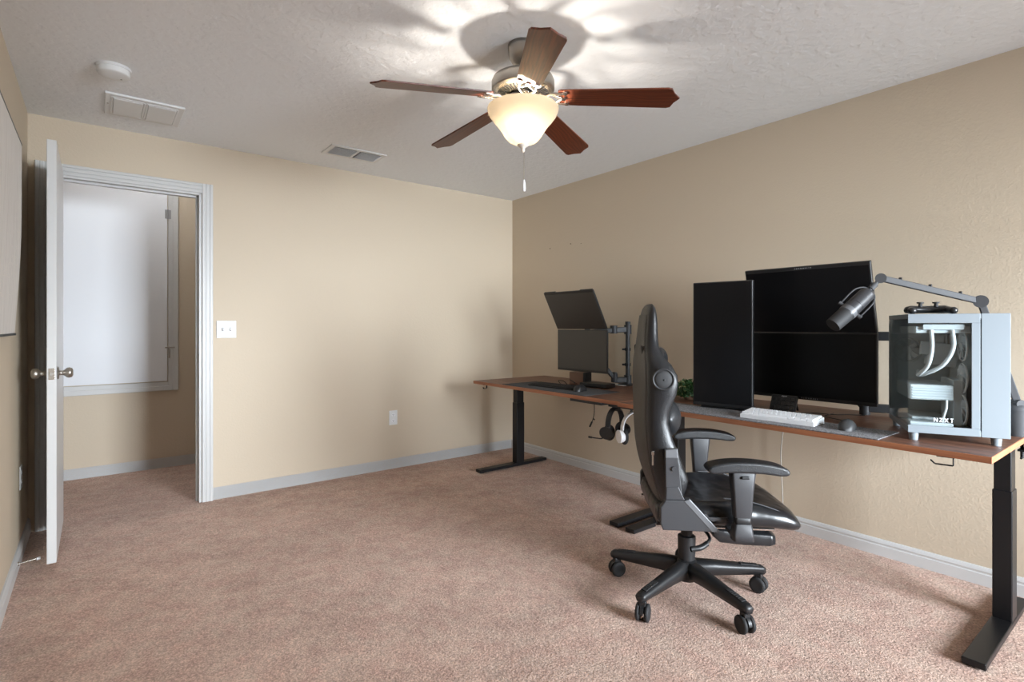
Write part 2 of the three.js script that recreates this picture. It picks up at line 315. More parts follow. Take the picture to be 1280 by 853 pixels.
{ // hall ceiling lamp, above the door head
  const t = thing('hall_ceiling_light', 'round white glass lamp on the hall ceiling', 'lamp', [-2.9, HALLH, -0.62]);
  mesh('lamp_base', at(cyl(0.15, 0.15, 0.03, 32), 0, -0.015, 0), M.trim, t);
  mesh('lamp_glass', lathe([[0.145, -0.03], [0.14, -0.06], [0.11, -0.085], [0.05, -0.098], [0, -0.1]], 32), std(lin(0.9, 0.9, 0.9), 0.5, { emissive: lin(1, 0.97, 0.92), emissiveIntensity: 1.5, side: THREE.DoubleSide }), t);
  const p = new THREE.PointLight(new THREE.Color().setRGB(0.95, 0.98, 1.02), 1.1); p.position.set(-2.9, HALLH - 0.14, -0.62); p.castShadow = true; p.shadow.radius = 5; scene.add(p);
}

// ------------------------------------------------------------------ ceiling fan
{
  const FX = -1.763, FZ = 2.35;
  const t = thing('ceiling_fan', 'five bladed ceiling fan with mahogany blades and a lit frosted glass bowl', 'ceiling fan', [FX, 0, FZ]);
  mesh('canopy', lathe([[0, 2.345], [0.018, 2.346], [0.022, 2.352], [0.048, 2.362], [0.062, 2.385], [0.066, 2.42], [0.066, 2.4395], [0, 2.4395]], 40), M.nickel, t);
  mesh('downrod', rod([0, 2.3, 0], [0, 2.36, 0], 0.013), M.nickel, t);
  const motor = mesh('motor_housing', lathe([[0, 2.318], [0.03, 2.318], [0.06, 2.314], [0.105, 2.304], [0.132, 2.29], [0.1385, 2.275], [0.1385, 2.242], [0.134, 2.236], [0.125, 2.232]].reverse(), 56), M.nickel, t);
  const vent = mesh('vent_plate', lathe([[0.128, 2.236], [0.12, 2.226], [0.075, 2.215], [0.06, 2.21], [0, 2.21]].reverse(), 56), M.nickelBright, t);
  const slits = [];
  for (let k = 0; k < 48; k++) { const a = k / 48 * Math.PI * 2; slits.push(at(new THREE.BoxGeometry(0.034, 0.003, 0.0055).rotateZ(0.24).translate(0.098, 2.2195, 0), 0, 0, 0, 0, a)); }
  mesh('vent_slit', slits, M.slot, vent);
  mesh('rotor', lathe([[0, 2.212], [0.066, 2.212], [0.07, 2.2], [0.066, 2.186], [0, 2.186]].reverse(), 40), M.blackMetal, t);
  mesh('light_fitter', lathe([[0, 2.19], [0.034, 2.19], [0.036, 2.172], [0.062, 2.164], [0.066, 2.15], [0.03, 2.142], [0, 2.142]].reverse(), 40), M.nickelBright, t);
  const shape = [[0.0, -0.064], [0.012, -0.064]];
  for (let k = 0; k < 5; k++) {
    const a = D(-166.7 + 72 * k);
    const pitch = -D(12), droop = -D(5.2);
    const frame = new THREE.Matrix4().makeRotationY(-a).multiply(new THREE.Matrix4().makeTranslation(0.16, 2.196, 0)).multiply(new THREE.Matrix4().makeRotationZ(droop)).multiply(new THREE.Matrix4().makeRotationX(pitch));
    const x0 = 0.0, x1 = 0.505;                           // blade outline in its own plane (x outwards, y across)
    const outline = [[x0, -0.046], [x0 + 0.012, -0.052], [x1 - 0.05, -0.066], [x1 - 0.034, -0.06], [x1 - 0.022, -0.03], [x1, 0.0], [x1 - 0.022, 0.03], [x1 - 0.034, 0.06], [x1 - 0.05, 0.066], [x0 + 0.012, 0.052], [x0, 0.046]];
    const g = extrude(outline, 0.007, 0.0015).rotateX(Math.PI / 2);
    // grain along the blade: uv = (length, width)
    const q = g.toNonIndexed ? (g.index ? g.toNonIndexed() : g) : g; const uv = q.attributes.uv, pp = q.attributes.position;
    for (let i = 0; i < pp.count; i++) uv.setXY(i, pp.getX(i) + k * 0.13, pp.getZ(i) + k * 0.07);
    q.userData.keepUV = true; q.applyMatrix4(frame);
    const b = mesh('blade', q, M.blade, t);
    const iron = [];
    for (const s of [-1, 1]) {
      iron.push(tube([[-0.105, 0.004, s * 0.006], [-0.065, -0.014, s * 0.014], [-0.03, -0.008, s * 0.036], [0.0, -0.007, s * 0.034], [0.03, -0.006, s * 0.036]], 0.0062, 20, 8).applyMatrix4(frame));
      iron.push(at(cyl(0.011, 0.011, 0.006, 14), 0.03, -0.0065, s * 0.036).applyMatrix4(frame));
      iron.push(tube([[-0.03, -0.008, s * 0.036], [-0.012, -0.008, s * 0.02], [0.016, -0.007, 0]], 0.0055, 12, 8).applyMatrix4(frame));
    }
    iron.push(at(cyl(0.012, 0.012, 0.007, 14), 0.018, -0.0065, 0).applyMatrix4(frame));
    iron.push(at(rbox(0.05, 0.012, 0.03, 0.005), -0.1, 0.0, 0).applyMatrix4(frame));
    const ir = mesh('blade_iron', iron, M.nickelBright, b); ir.userData.label = 'scrolled metal bracket';
  }
  mesh('bowl', lathe([[0.156, 2.162], [0.1575, 2.156], [0.1555, 2.146], [0.149, 2.13], [0.134, 2.109], [0.113, 2.086], [0.095, 2.06], [0.081, 2.036], [0.062, 2.015], [0.034, 2.003], [0.0, 2.0]].reverse(), 64), M.bowl, t);
  mesh('finial', lathe([[0, 1.966], [0.006, 1.968], [0.009, 1.975], [0.008, 1.984], [0.017, 1.99], [0.026, 1.9985], [0.022, 2.003], [0, 2.003]], 28), std(lin(0.8, 0.74, 0.66), 0.35), t);
  const chain = mesh('pull_chain', [rod([0.004, 1.968, 0.002], [0.004, 1.845, 0.002], 0.0014, 6)], M.nickelBright, t);
  mesh('chain_fob', lathe([[0, 1.795], [0.006, 1.796], [0.0075, 1.81], [0.0065, 1.83], [0.003, 1.846], [0, 1.848]], 16).translate(0.004, 0, 0.002), M.whitePlastic, chain);
  mesh('fitter_stem', rod([0, 2.0, 0], [0, 2.15, 0], 0.006), M.nickelBright, t);
  for (let k = 0; k < 3; k++) {
    const a = k / 3 * Math.PI * 2 + 2.25, bx = Math.cos(a) * 0.042, bz = Math.sin(a) * 0.042;
    mesh('bulb', [new THREE.SphereGeometry(0.022, 20, 14).scale(1, 1.15, 1).translate(bx, 2.094, bz), at(cyl(0.011, 0.016, 0.03, 14), bx, 2.124, bz)], M.bulb, t);
    const p = new THREE.PointLight(new THREE.Color().setRGB(1, 0.92, 0.82), 0.55); p.position.set(FX + bx, 2.096, FZ + bz); p.castShadow = true; p.shadow.radius = 0.5; scene.add(p);
  }
}

// ------------------------------------------------------------------ ceiling fittings
{
  const t = thing('smoke_detector', 'round white smoke detector on the ceiling beside the vent cover', 'smoke detector', [-3.185, H, 0.99]);
  mesh('detector_base', at(cyl(0.07, 0.07, 0.012, 40), 0, -0.006, 0), M.plate, t);
  mesh('detector_cover', lathe([[0.066, -0.012], [0.066, -0.032], [0.06, -0.04], [0.03, -0.043], [0, -0.043]].reverse(), 40), M.plate, t);
  mesh('indicator_hole', at(cyl(0.004, 0.004, 0.002, 12), 0.03, -0.042, -0.02), M.slot, t);
}
{
  const x0 = -3.215, x1 = -2.852, z0 = 0.305, z1 = 0.652;
  const t = thing('vent_cover', 'white ceiling vent cover with two raised panels above the doorway', 'vent cover', [(x0 + x1) / 2, H, (z0 + z1) / 2]);
  const w = x1 - x0, d = z1 - z0;
  mesh('cover_frame', rbox(w, 0.012, d, 0.003).translate(0, -0.006, 0), M.plate, t);
  for (const s of [-1, 1]) {
    const px = s * w * 0.215;
    const r = [];
    for (const [k, l] of [[0, 0]]) r.push(rbox(w * 0.36, 0.008, d * 0.72, 0.003).translate(px, -0.014, 0));
    const p = mesh('raised_panel', r, M.plate, t);
    mesh('panel_bead', [rbox(w * 0.4, 0.005, 0.008, 0.002).translate(px, -0.0135, d * 0.4), rbox(w * 0.4, 0.005, 0.008, 0.002).translate(px, -0.0135, -d * 0.4), rbox(0.008, 0.005, d * 0.78, 0.002).translate(px - w * 0.2, -0.0135, 0), rbox(0.008, 0.005, d * 0.78, 0.002).translate(px + w * 0.2, -0.0135, 0)], M.plate, p);
  }
  mesh('screw', at(cyl(0.004, 0.004, 0.004, 12), -w * 0.46, -0.0125, 0.02), M.nickel, t);
}
{
  const x0 = -1.985, x1 = -1.585, z0 = 0.34, z1 = 0.565, w = x1 - x0, d = z1 - z0;
  const t = thing('ceiling_vent', 'white slatted ceiling air vent in two halves above the tan wall', 'air vent', [(x0 + x1) / 2, H, (z0 + z1) / 2]);
  mesh('vent_frame', [rbox(w, 0.008, 0.03, 0.002).translate(0, -0.004, d / 2 - 0.015), rbox(w, 0.008, 0.03, 0.002).translate(0, -0.004, -d / 2 + 0.015), rbox(0.035, 0.008, d - 0.06, 0.002).translate(w / 2 - 0.0175, -0.004, 0), rbox(0.035, 0.008, d - 0.06, 0.002).translate(-w / 2 + 0.0175, -0.004, 0), rbox(0.016, 0.01, d - 0.06, 0.002).translate(0, -0.005, 0)], M.plate, t);
  mesh('vent_throat', box(-w / 2 + 0.03, w / 2 - 0.03, -0.0016, -0.0004, -d / 2 + 0.025, d / 2 - 0.025), std(lin(0.12, 0.12, 0.12), 0.9), t);
  for (const s of [-1, 1]) for (let k = 0; k < 9; k++)
    mesh('slat', at(new THREE.BoxGeometry(w / 2 - 0.046, 0.0022, 0.019), s * (w / 4 - 0.005), -0.0085, -d / 2 + 0.04 + k * (d - 0.08) / 8, D(28)), M.plate, t);
}

// ------------------------------------------------------------------ wall plates, nails, canvas, door stop
{
  const t = thing('light_switch', 'white double light switch plate beside the door casing', 'light switch', [-2.531, 1.178, 0]);
  mesh('switch_plate', rbox(0.124, 0.12, 0.007, 0.003).translate(0, 0, 0.0035), M.plate, t);
  for (const s of [-1, 1]) { const tg = mesh('toggle', at(rbox(0.009, 0.012, 0.022, 0.002), s * 0.024, 0.003, 0.012, 0.5), M.whitePlastic, t); mesh('toggle_slot', rbox(0.012, 0.026, 0.001, 0.0004).translate(s * 0.024, 0, 0.0072), std(lin(0.3, 0.3, 0.3), 0.7), t);
    for (const q of [-1, 1]) mesh('screw', at(cyl(0.003, 0.003, 0.002, 10), s * 0.024, q * 0.03, 0.0072, Math.PI / 2), M.nickel, t); }
}
function outlet(label, pos, turn, s = 1) {
  const t = thing('wall_outlet', label, 'outlet', pos, turn);
  mesh('outlet_plate', rbox(0.074 * s, 0.122 * s, 0.006, 0.003).translate(0, 0, 0.003), M.plate, t);
  for (const q of [-1, 1]) {
    const r = mesh('receptacle', at(cyl(0.017 * s, 0.017 * s, 0.004, 24).scale(1, 1, 0.85), 0, q * 0.024 * s, 0.006, Math.PI / 2), M.whitePlastic, t);
    mesh('socket_hole', [rbox(0.003, 0.009, 0.001, 0.0004).translate(-0.006, q * 0.024 * s + 0.003, 0.0083), rbox(0.003, 0.007, 0.001, 0.0004).translate(0.006, q * 0.024 * s + 0.003, 0.0083), at(cyl(0.003, 0.003, 0.001, 10), 0, q * 0.024 * s - 0.008, 0.0083, Math.PI / 2)], M.slot, r);
  }
}
outlet('white double outlet low on the tan wall between door and desk', [-1.272, 0.43, 0], 0);
outlet('white double outlet on the left wall behind the open door', [-W, 0.41, 0.40], Math.PI / 2);
for (const [y, z, r] of [[1.902, 0.565, 0.005], [1.913, 0.83, 0.0055], [1.9, 0.956, 0.003]])
  tag(mesh('wall_nail', [rod([-0.008, y, z], [0.004, y, z], 0.0016, 8), rod([-0.009, y, z], [-0.0065, y, z], r, 12)], std(lin(0.16, 0.12, 0.08), 0.5)), 'tiny nail left in the bare tan wall above the tilted monitor', 'nail', 'nails in the desk wall');
{
  const t = thing('wall_canvas', 'pale floral canvas banner with thin black rails on the left wall', 'wall art', [-W, 0, 0]);
  const z0 = 0.84, z1 = 2.15, y0 = 1.168, y1 = 2.035;
  // printed canvas with a loose, bellying edge
  const cvs = document.createElement('canvas'); cvs.width = 1024; cvs.height = 768; const c = cvs.getContext('2d');
  c.fillStyle = '#dad6d1'; c.fillRect(0, 0, 1024, 768);
  for (let i = 0; i < 900; i++) { const v = rnd(); c.strokeStyle = `rgba(${v > 0.5 ? '224,220,215' : '172,166,160'},${0.06 + rnd() * 0.14})`; c.lineWidth = 1 + rnd() * 7; const x = rnd() * 1024, y = rnd() * 768, l = 60 + rnd() * 220; c.beginPath(); c.moveTo(x, y); c.lineTo(x + rnd() * 10 - 5, y + l); c.stroke(); }
  for (let f = 0; f < 7; f++) {                             // loose line-drawn flowers
    const fx = 80 + f * 150 + rnd() * 40, fy = 180 + rnd() * 420, R = 70 + rnd() * 60;
    for (let k = 0; k < 9; k++) { const a = k / 9 * Math.PI * 2 + f; c.strokeStyle = 'rgba(228,220,212,0.55)'; c.lineWidth = 2.5; c.beginPath(); c.ellipse(fx + Math.cos(a) * R * 0.6, fy + Math.sin(a) * R * 0.6, R * 0.5, R * 0.22, a, 0, Math.PI * 2); c.stroke(); }
    c.strokeStyle = 'rgba(120,108,98,0.4)'; c.lineWidth = 2; c.beginPath(); c.moveTo(fx, fy + R); c.quadraticCurveTo(fx + 20, fy + R * 2, fx - 10, 768); c.stroke();
  }
  const tx = new THREE.CanvasTexture(cvs); tx.colorSpace = THREE.SRGBColorSpace; M.canvas.map = tx;
  const nx = 24, ny = 20, grid = (off) => { const rows = []; for (let j = 0; j <= ny; j++) for (let i = 0; i <= nx; i++) { const u = i / nx, v = j / ny; const bulge = 0.012 * Math.sin(v * Math.PI) * (1 - u * 0.5) + 0.004 * Math.sin(u * 9 + v * 4) * Math.sin(v * Math.PI); rows.push([0.022 + 0.02 * (v) + bulge * 0.6 + off, y0 + (y1 - y0) * v, z0 + (1 - v) * 0.16 * (1 - u) * 0.35 + (z1 - z0) * u, u, v]); } return rows; };
  const A = grid(0.0012), B = grid(-0.0012), pos = [], uv = [], idx = [], n1 = nx + 1;
  [...A, ...B].forEach(p => { pos.push(p[0], p[1], p[2]); uv.push(1 - p[3], p[4]); });
  const o = A.length;
  for (let j = 0; j < ny; j++) for (let i = 0; i < nx; i++) { const a = j * n1 + i, b = a + 1, e = a + n1, f = e + 1; idx.push(a, e, b, b, e, f, a + o, b + o, e + o, b + o, f + o, e + o); }
  for (let j = 0; j < ny; j++) { const a = j * n1, e = a + n1; idx.push(a, a + o, e, e, a + o, e + o); const b = a + nx, f = b + n1; idx.push(b, f, b + o, f, f + o, b + o); }
  const g = new THREE.BufferGeometry(); g.setAttribute('position', new THREE.Float32BufferAttribute(pos, 3)); g.setAttribute('uv', new THREE.Float32BufferAttribute(uv, 2)); g.setIndex(idx); g.computeVertexNormals(); g.userData.keepUV = true;
  mesh('canvas_sheet', g, M.canvas, t);
  mesh('rail', bar([0.034, y1 + 0.004, z0 - 0.004], [0.034, y1 + 0.004, z1 + 0.01], 0.02, 0.012), M.blackMetal, t);
  mesh('rail', bar([0.016, y0 - 0.004, z0 + 0.05], [0.016, y0 - 0.004, z1 + 0.01], 0.024, 0.01), M.blackMetal, t);
  for (const z of [1.1, 1.9]) mesh('hanging_bracket', rod([0, y1 + 0.004, z], [0.03, y1 + 0.004, z], 0.004), M.blackMetal, t);
}
{
  const t = thing('door_stop', 'thin metal door stop with a white tip on the left baseboard', 'door stop', [-W + 0.014, 0.045, 0.665]);
  mesh('stop_rod', [rod([-0.002, 0, 0], [0.07, 0.004, -0.012], 0.004, 10), at(cyl(0.01, 0.01, 0.006, 14), 0.002, 0, 0, 0, 0, Math.PI / 2)], M.nickelBright, t);
  mesh('stop_tip', between(cyl(0.0075, 0.0075, 0.014, 14), [0.068, 0.004, -0.0115], [0.082, 0.0045, -0.014]), M.whitePlastic, t);
}

// ------------------------------------------------------------------ standing desks
const DH = 0.755;
function desk(name, label, x0, x1, z0, z1, legs) {
  const t = thing(name, label, 'desk', [(x0 + x1) / 2, 0, (z0 + z1) / 2], 0, 'standing desks along the wall');
  const ox = -(x0 + x1) / 2, oz = -(z0 + z1) / 2, th = 0.024;
  mesh('desktop', rb(x0 + 0.0022, x1, DH - th, DH, z0 + 0.0022, z1 - 0.0022, 0.0015).translate(ox, 0, oz), M.deskTop, t);
  const e = mesh('edge_band', [rb(x0, x0 + 0.0025, DH - th + 0.0006, DH - 0.0006, z0, z1, 0.0008), rb(x0 + 0.0025, x1, DH - th + 0.0006, DH - 0.0006, z1 - 0.0025, z1, 0.0008), rb(x0 + 0.0025, x1, DH - th + 0.0006, DH - 0.0006, z0, z0 + 0.0025, 0.0008)].map(g => g.translate(ox, 0, oz)), M.deskEdge, t);
  e.userData.label = 'lighter brown edge banding';
  mesh('frame_rail', [rb(-0.50, -0.44, DH - th - 0.035, DH - th, legs[0][1], legs[1][1], 0.003), rb(-0.29, -0.23, DH - th - 0.035, DH - th, legs[0][1], legs[1][1], 0.003)].map(g => g.translate(ox, 0, oz)), M.blackMetal, t);
  for (const [lx, lz, fx0, fx1] of legs) {
    const leg = mesh('leg', [rb(lx - 0.042, lx + 0.042, 0.026, 0.545, lz - 0.031, lz + 0.031, 0.005), rb(lx - 0.037, lx + 0.037, 0.5, DH - th, lz - 0.027, lz + 0.027, 0.004)].map(g => g.translate(ox, 0, oz)), M.blackMetal, t);
    mesh('foot', rb(fx0, fx1, 0.006, 0.03, lz - 0.034, lz + 0.034, 0.004).translate(ox, 0, oz), M.blackMetal, leg);
    for (const q of [fx0 + 0.04, fx1 - 0.04]) mesh('foot_pad', at(cyl(0.018, 0.018, 0.007, 14), q + ox, 0.0035, lz + oz), M.rubber, leg);
    mesh('leg_bracket', rb(-0.66, -0.16, DH - th - 0.022, DH - th, lz - 0.025, lz + 0.025, 0.003).translate(ox, 0, oz), M.blackMetal, leg);
  }
  return [t, ox, oz];
}
const [dF, fox, foz] = desk('standing_desk', 'walnut topped standing desk with black legs in the room corner', -0.812, -0.045, 0.525, 2.088, [[-0.37, 0.562, -0.79, -0.075], [-0.37, 2.03, -0.81, -0.09]]);
mesh('control_panel', rb(-0.815, -0.7, DH - 0.04, DH - 0.024, 1.66, 1.935, 0.003).translate(fox, 0, foz), M.blackPlastic, dF);
const [dN] = desk('standing_desk', 'walnut topped standing desk carrying the white computer case', -0.85, -0.07, 2.094, 3.75, [[-0.352, 2.155, -0.815, -0.1], [-0.352, 3.696, -0.825, -0.1]]);

function hook(label, x, y, z, turn, mat = M.blackMetal, s = 1) {
  const t = thing('desk_hook', label, 'hook', [x, y, z], turn);
  mesh('hook_plate', rbox(0.022 * s, 0.003, 0.05 * s, 0.001).translate(0, -0.0015, 0), mat, t);
  mesh('hook_arm', [bar([0, 0, 0.02 * s], [0, -0.03 * s, 0.02 * s], 0.012 * s, 0.004), bar([0, -0.03 * s, 0.02 * s], [0, -0.03 * s, -0.03 * s], 0.012 * s, 0.004), bar([0, -0.03 * s, -0.03 * s], [0, -0.018 * s, -0.042 * s], 0.012 * s, 0.004)], mat, t);
}
hook('small black hook under the far end of the corner desk', -0.78, DH - 0.024, 0.655, Math.PI / 2 + 0.5);
hook('small black hook under the desk below the white computer case', -0.83, DH - 0.024, 3.62, 0.15, M.blackMetal, 1.05);

// desk mats
tag(mesh('desk_mat', rb(-0.842, -0.60, DH, DH + 0.003, 2.3, 3.41, 0.001), M.felt), 'long grey felt mat under the white keyboard', 'desk mat');
tag(mesh('desk_mat', rb(-0.80, -0.46, DH, DH + 0.003, 0.90, 1.78, 0.001), M.feltDark), 'dark grey mat under the black keyboard', 'desk mat');

const FONT = await new FontLoader().loadAsync('fonts/droid/droid_sans_bold.typeface.json');
function text(str, size, depth = 0.0006, spread = 1) {     // centred on x, in the xy plane
  const parts = []; let x = 0;
  for (const ch of str) { const g = new TextGeometry(ch, { font: FONT, size, depth, curveSegments: 3 }); g.computeBoundingBox(); const w = g.boundingBox.max.x - g.boundingBox.min.x; g.translate(x - g.boundingBox.min.x, 0, 0); parts.push(g); x += w + size * 0.22 * spread; }
  return parts.map(g => g.translate(-x / 2, -size / 2, 0));
}

// ------------------------------------------------------------------ keyboards and mice
{
  const t = thing('keyboard', 'white compact mechanical keyboard on the grey felt mat', 'keyboard', [-0.712, DH + 0.003, 2.972], D(-90 + 2.5));
  // local: x across the keyboard, z towards the typist
  const w = 0.335, d = 0.118;
  mesh('keyboard_case', extrude([[-d / 2, 0], [d / 2, 0], [d / 2, 0.018], [-d / 2, 0.03]], w, 0.002).rotateY(-Math.PI / 2), M.whitePlastic, t);
  const rows = [[1, 1, 1, 1, 1, 1, 1, 1, 1, 1, 1, 1, 1, 2], [1.5, 1, 1, 1, 1, 1, 1, 1, 1, 1, 1, 1, 1, 1.5], [1.75, 1, 1, 1, 1, 1, 1, 1, 1, 1, 1, 1, 2.25], [2.25, 1, 1, 1, 1, 1, 1, 1, 1, 1, 1, 2.75], [1.25, 1.25, 1.25, 6.25, 1.25, 1.25, 1.25, 1.25]];
  const unit = (w - 0.012) / 15, pitch = (d - 0.012) / 5, cache = {};
  rows.forEach((r, j) => { let x = -w / 2 + 0.006; for (const k of r) {
    const kw = k * unit, zc = -d / 2 + 0.006 + (j + 0.5) * pitch, yy = 0.03 - (zc + d / 2) / d * 0.012;
    cache[k] ??= loft([[1, 0], [0.72, 0.0095]].map(([s, y]) => { const a = kw / 2 - 0.0008 - (1 - s) * 0.008, b = pitch / 2 - 0.0008 - (1 - s) * 0.008; return [[-a, y, -b], [-a, y, b], [a, y, b], [a, y, -b]]; }));
    const m = new THREE.Mesh(cache['g' + k] ??= tri(new THREE.BufferGeometry().copy(cache[k]).toNonIndexed()), M.whitePlastic); m.geometry.computeVertexNormals(); m.name = 'key'; m.castShadow = m.receiveShadow = true; m.position.set(x + kw / 2, yy, zc); t.add(m); x += kw;
  } });
}
{
  const t = thing('keyboard', 'low black full size keyboard on the dark mat', 'keyboard', [-0.62, DH + 0.003, 1.31], D(-90 + 4));
  const w = 0.44, d = 0.13;
  mesh('keyboard_case', extrude([[-d / 2, 0], [d / 2, 0], [d / 2, 0.009], [-d / 2, 0.017]], w, 0.002).rotateY(-Math.PI / 2), M.blackPlastic, t);
  const keys = [];
  for (let j = 0; j < 6; j++) for (let i = 0; i < 22; i++) keys.push(new THREE.BoxGeometry(0.0165, 0.005, 0.0165).translate(-w / 2 + 0.02 + i * 0.019, 0.0185 - j * 0.0012, -d / 2 + 0.016 + j * 0.0196));
  const k = mesh('keycaps', keys, M.rubber, t); k.userData.kind = 'stuff';
}
function mouse(label, pos, turn, body, s = 1) {
  const t = thing('computer_mouse', label, 'mouse', pos, turn);
  const rings = []; for (let i = 0; i <= 14; i++) { const u = i / 14, x = (-0.062 + 0.124 * u) * s, e = Math.sqrt(Math.max(0.02, 1 - Math.pow(2 * u - 1, 4))), hh = 0.04 * s * Math.pow(Math.sin(Math.PI * (0.06 + 0.86 * Math.pow(u, 0.8))), 0.7), ww = 0.032 * s * e; const r = []; for (let k = 0; k < 20; k++) { const a = k / 20 * Math.PI * 2; const cy = Math.sin(a); r.push([x, cy > 0 ? hh * Math.pow(cy, 0.8) * e + 0.004 : 0.0, Math.cos(a) * ww]); } rings.push(r.reverse()); }
  mesh('mouse_body', loft(rings), body, t);
  mesh('scroll_wheel', at(cyl(0.009 * s, 0.009 * s, 0.007 * s, 16), 0.034 * s, 0.031 * s, 0, Math.PI / 2), M.rubber, t);
  return t;
}
{
  const t = mouse('dark grey corded mouse on the end of the felt mat', [-0.70, DH + 0.003, 3.25], D(12), M.mousePad, 1);
  mesh('mouse_cable', tube([[0.058, 0.012, 0], [0.12, 0.008, 0.01], [0.2, 0.004, -0.04], [0.28, 0.004, -0.13], [0.42, 0.004, -0.12]], 0.002, 40, 6), M.rubber, t);
}
mouse('black mouse beside the black keyboard', [-0.635, DH + 0.003, 1.575], D(10), M.blackPlastic, 1);

// ------------------------------------------------------------------ monitors
function monitor(label, w, h, mat, brand, flip, thick = 0.02) {    // screen in the xy plane facing +z, origin at the bottom edge
  const t = thing('monitor', label, 'monitor');
  mesh('back_shell', [rbox(w, h, thick, 0.004).translate(0, h / 2, -thick / 2), rbox(w * 0.55, h * 0.6, 0.03, 0.01).translate(0, h * 0.48, -thick - 0.01)], M.bezel, t);
  const b = 0.006;
  mesh('screen', rbox(w - 2 * b, h - 2 * b - 0.012, 0.002, 0.0008).translate(0, h / 2 + (flip ? -0.006 : 0.006), 0.0004), mat, t);
  if (brand) { const m = mesh('brand_lettering', text(brand, 0.006, 0.0006, 4).map(g => { if (flip) g.rotateZ(Math.PI); return g.translate(0, flip ? h - 0.0095 : 0.0095, 0.0001); }), M.lettering, t); m.userData.label = 'pale brand lettering on the bezel'; }
  return t;
}
const lay = (t, x, y, z, turn, tilt = 0, roll = 0) => { t.rotation.set(0, 0, 0); t.rotation.order = 'YXZ'; t.position.set(x, y, z); t.rotation.y = turn; t.rotation.x = tilt; t.rotation.z = roll; return t; };
const FACE = -Math.PI / 2;                                  // facing -x, into the room
lay(monitor('black monitor standing level under another, above the white keyboard', 0.615, 0.354, M.screen, 'ALIENWARE', false), -0.30, 0.812, 2.925, FACE);
lay(monitor('black monitor tilted forward, topmost behind the microphone', 0.615, 0.352, M.screen, 'ALIENWARE', true), -0.301, 1.1655, 2.925, FACE, D(14.5));
lay(monitor('tall black monitor turned upright beside the stacked pair', 0.315, 0.668, M.screen, null, false, 0.024), -0.622, 0.77, 2.618, FACE + 0.18);
lay(monitor('dark monitor standing level above the black keyboard', 0.515, 0.312, M.screenReflectTint, null, false, 0.014), -0.40, 0.862, 1.35, FACE, 0);
{
  const t = lay(monitor('dark monitor tilted steeply forward, topmost above the corner desk', 0.515, 0.31, M.screenReflectTint, null, true, 0.014), -0.402, 1.177, 1.35, FACE, D(28));
  mesh('corner_bump', rbox(0.12, 0.006, 0.012, 0.002).translate(-0.19, 0.312, -0.008), M.bezel, t);
  mesh('corner_bump', rbox(0.12, 0.006, 0.012, 0.002).translate(0.19, 0.312, -0.008), M.bezel, t);
}
{ // stand of the upright monitor, behind it
  const t = scene.getObjectByName('monitor_002');
  mesh('stand', [rbox(0.05, 0.3, 0.02, 0.005).translate(0, 0.15 - 0.005, -0.06), rbox(0.05, 0.05, 0.06, 0.005).translate(0, 0.27, -0.045), rbox(0.24, 0.01, 0.15, 0.004).translate(0, -0.006, -0.09)], M.bezel, t);
}

// monitor arms
{
  const t = thing('monitor_mount', 'dark grey pole mount holding the two dark monitors over the corner desk', 'monitor arm', [-0.07, DH, 1.515]);
  mesh('pole', [rod([0, 0, 0], [0, 0.47, 0], 0.0165, 20), at(cyl(0.0195, 0.0195, 0.02, 20), 0, 0.47, 0)], M.armMetal, t);
  mesh('pole_base', [rbox(0.09, 0.012, 0.11, 0.004).translate(-0.005, 0.006, 0)], M.armMetal, t);
  for (const y of [0.27, 0.155]) mesh('cable_clip', [at(cyl(0.022, 0.022, 0.022, 20), 0, y, 0), rbox(0.03, 0.014, 0.02, 0.003).translate(-0.02, y, -0.018)], M.blackPlastic, t);
  const up = mesh('upper_arm', [bar([0, 0.42, 0], [-0.10, 0.415, -0.05], 0.04, 0.042, 0.008), bar([-0.10, 0.415, -0.05], [-0.27, 0.40, -0.15], 0.036, 0.036, 0.008), at(cyl(0.027, 0.027, 0.06, 20), -0.10, 0.42, -0.05), at(cyl(0.028, 0.028, 0.07, 20), 0, 0.42, 0)], M.armMetal, t);
  mesh('mount_plate', [rbox(0.012, 0.1, 0.1, 0.003).translate(0, 0, 0).rotateZ(-D(28)).translate(-0.35, 0.575, -0.165), bar([-0.27, 0.40, -0.15], [-0.335, 0.56, -0.165], 0.03, 0.03)], M.armMetal, up);
  const lo = mesh('lower_arm', [bar([0, 0.04, 0], [-0.10, 0.04, -0.045], 0.04, 0.042, 0.008), bar([-0.10, 0.055, -0.045], [-0.21, 0.19, -0.10], 0.036, 0.03, 0.006), at(cyl(0.025, 0.025, 0.06, 20), -0.10, 0.055, -0.045), at(cyl(0.018, 0.018, 0.05, 20), -0.105, 0.082, -0.05, Math.PI / 2, 0.5), at(cyl(0.028, 0.028, 0.07, 20), 0, 0.04, 0)], M.armMetal, t);
  mesh('mount_plate', [rbox(0.012, 0.1, 0.1, 0.003).translate(-0.288, 0.26, -0.165), bar([-0.21, 0.19, -0.10], [-0.285, 0.26, -0.165], 0.03, 0.03)], M.armMetal, lo);
}
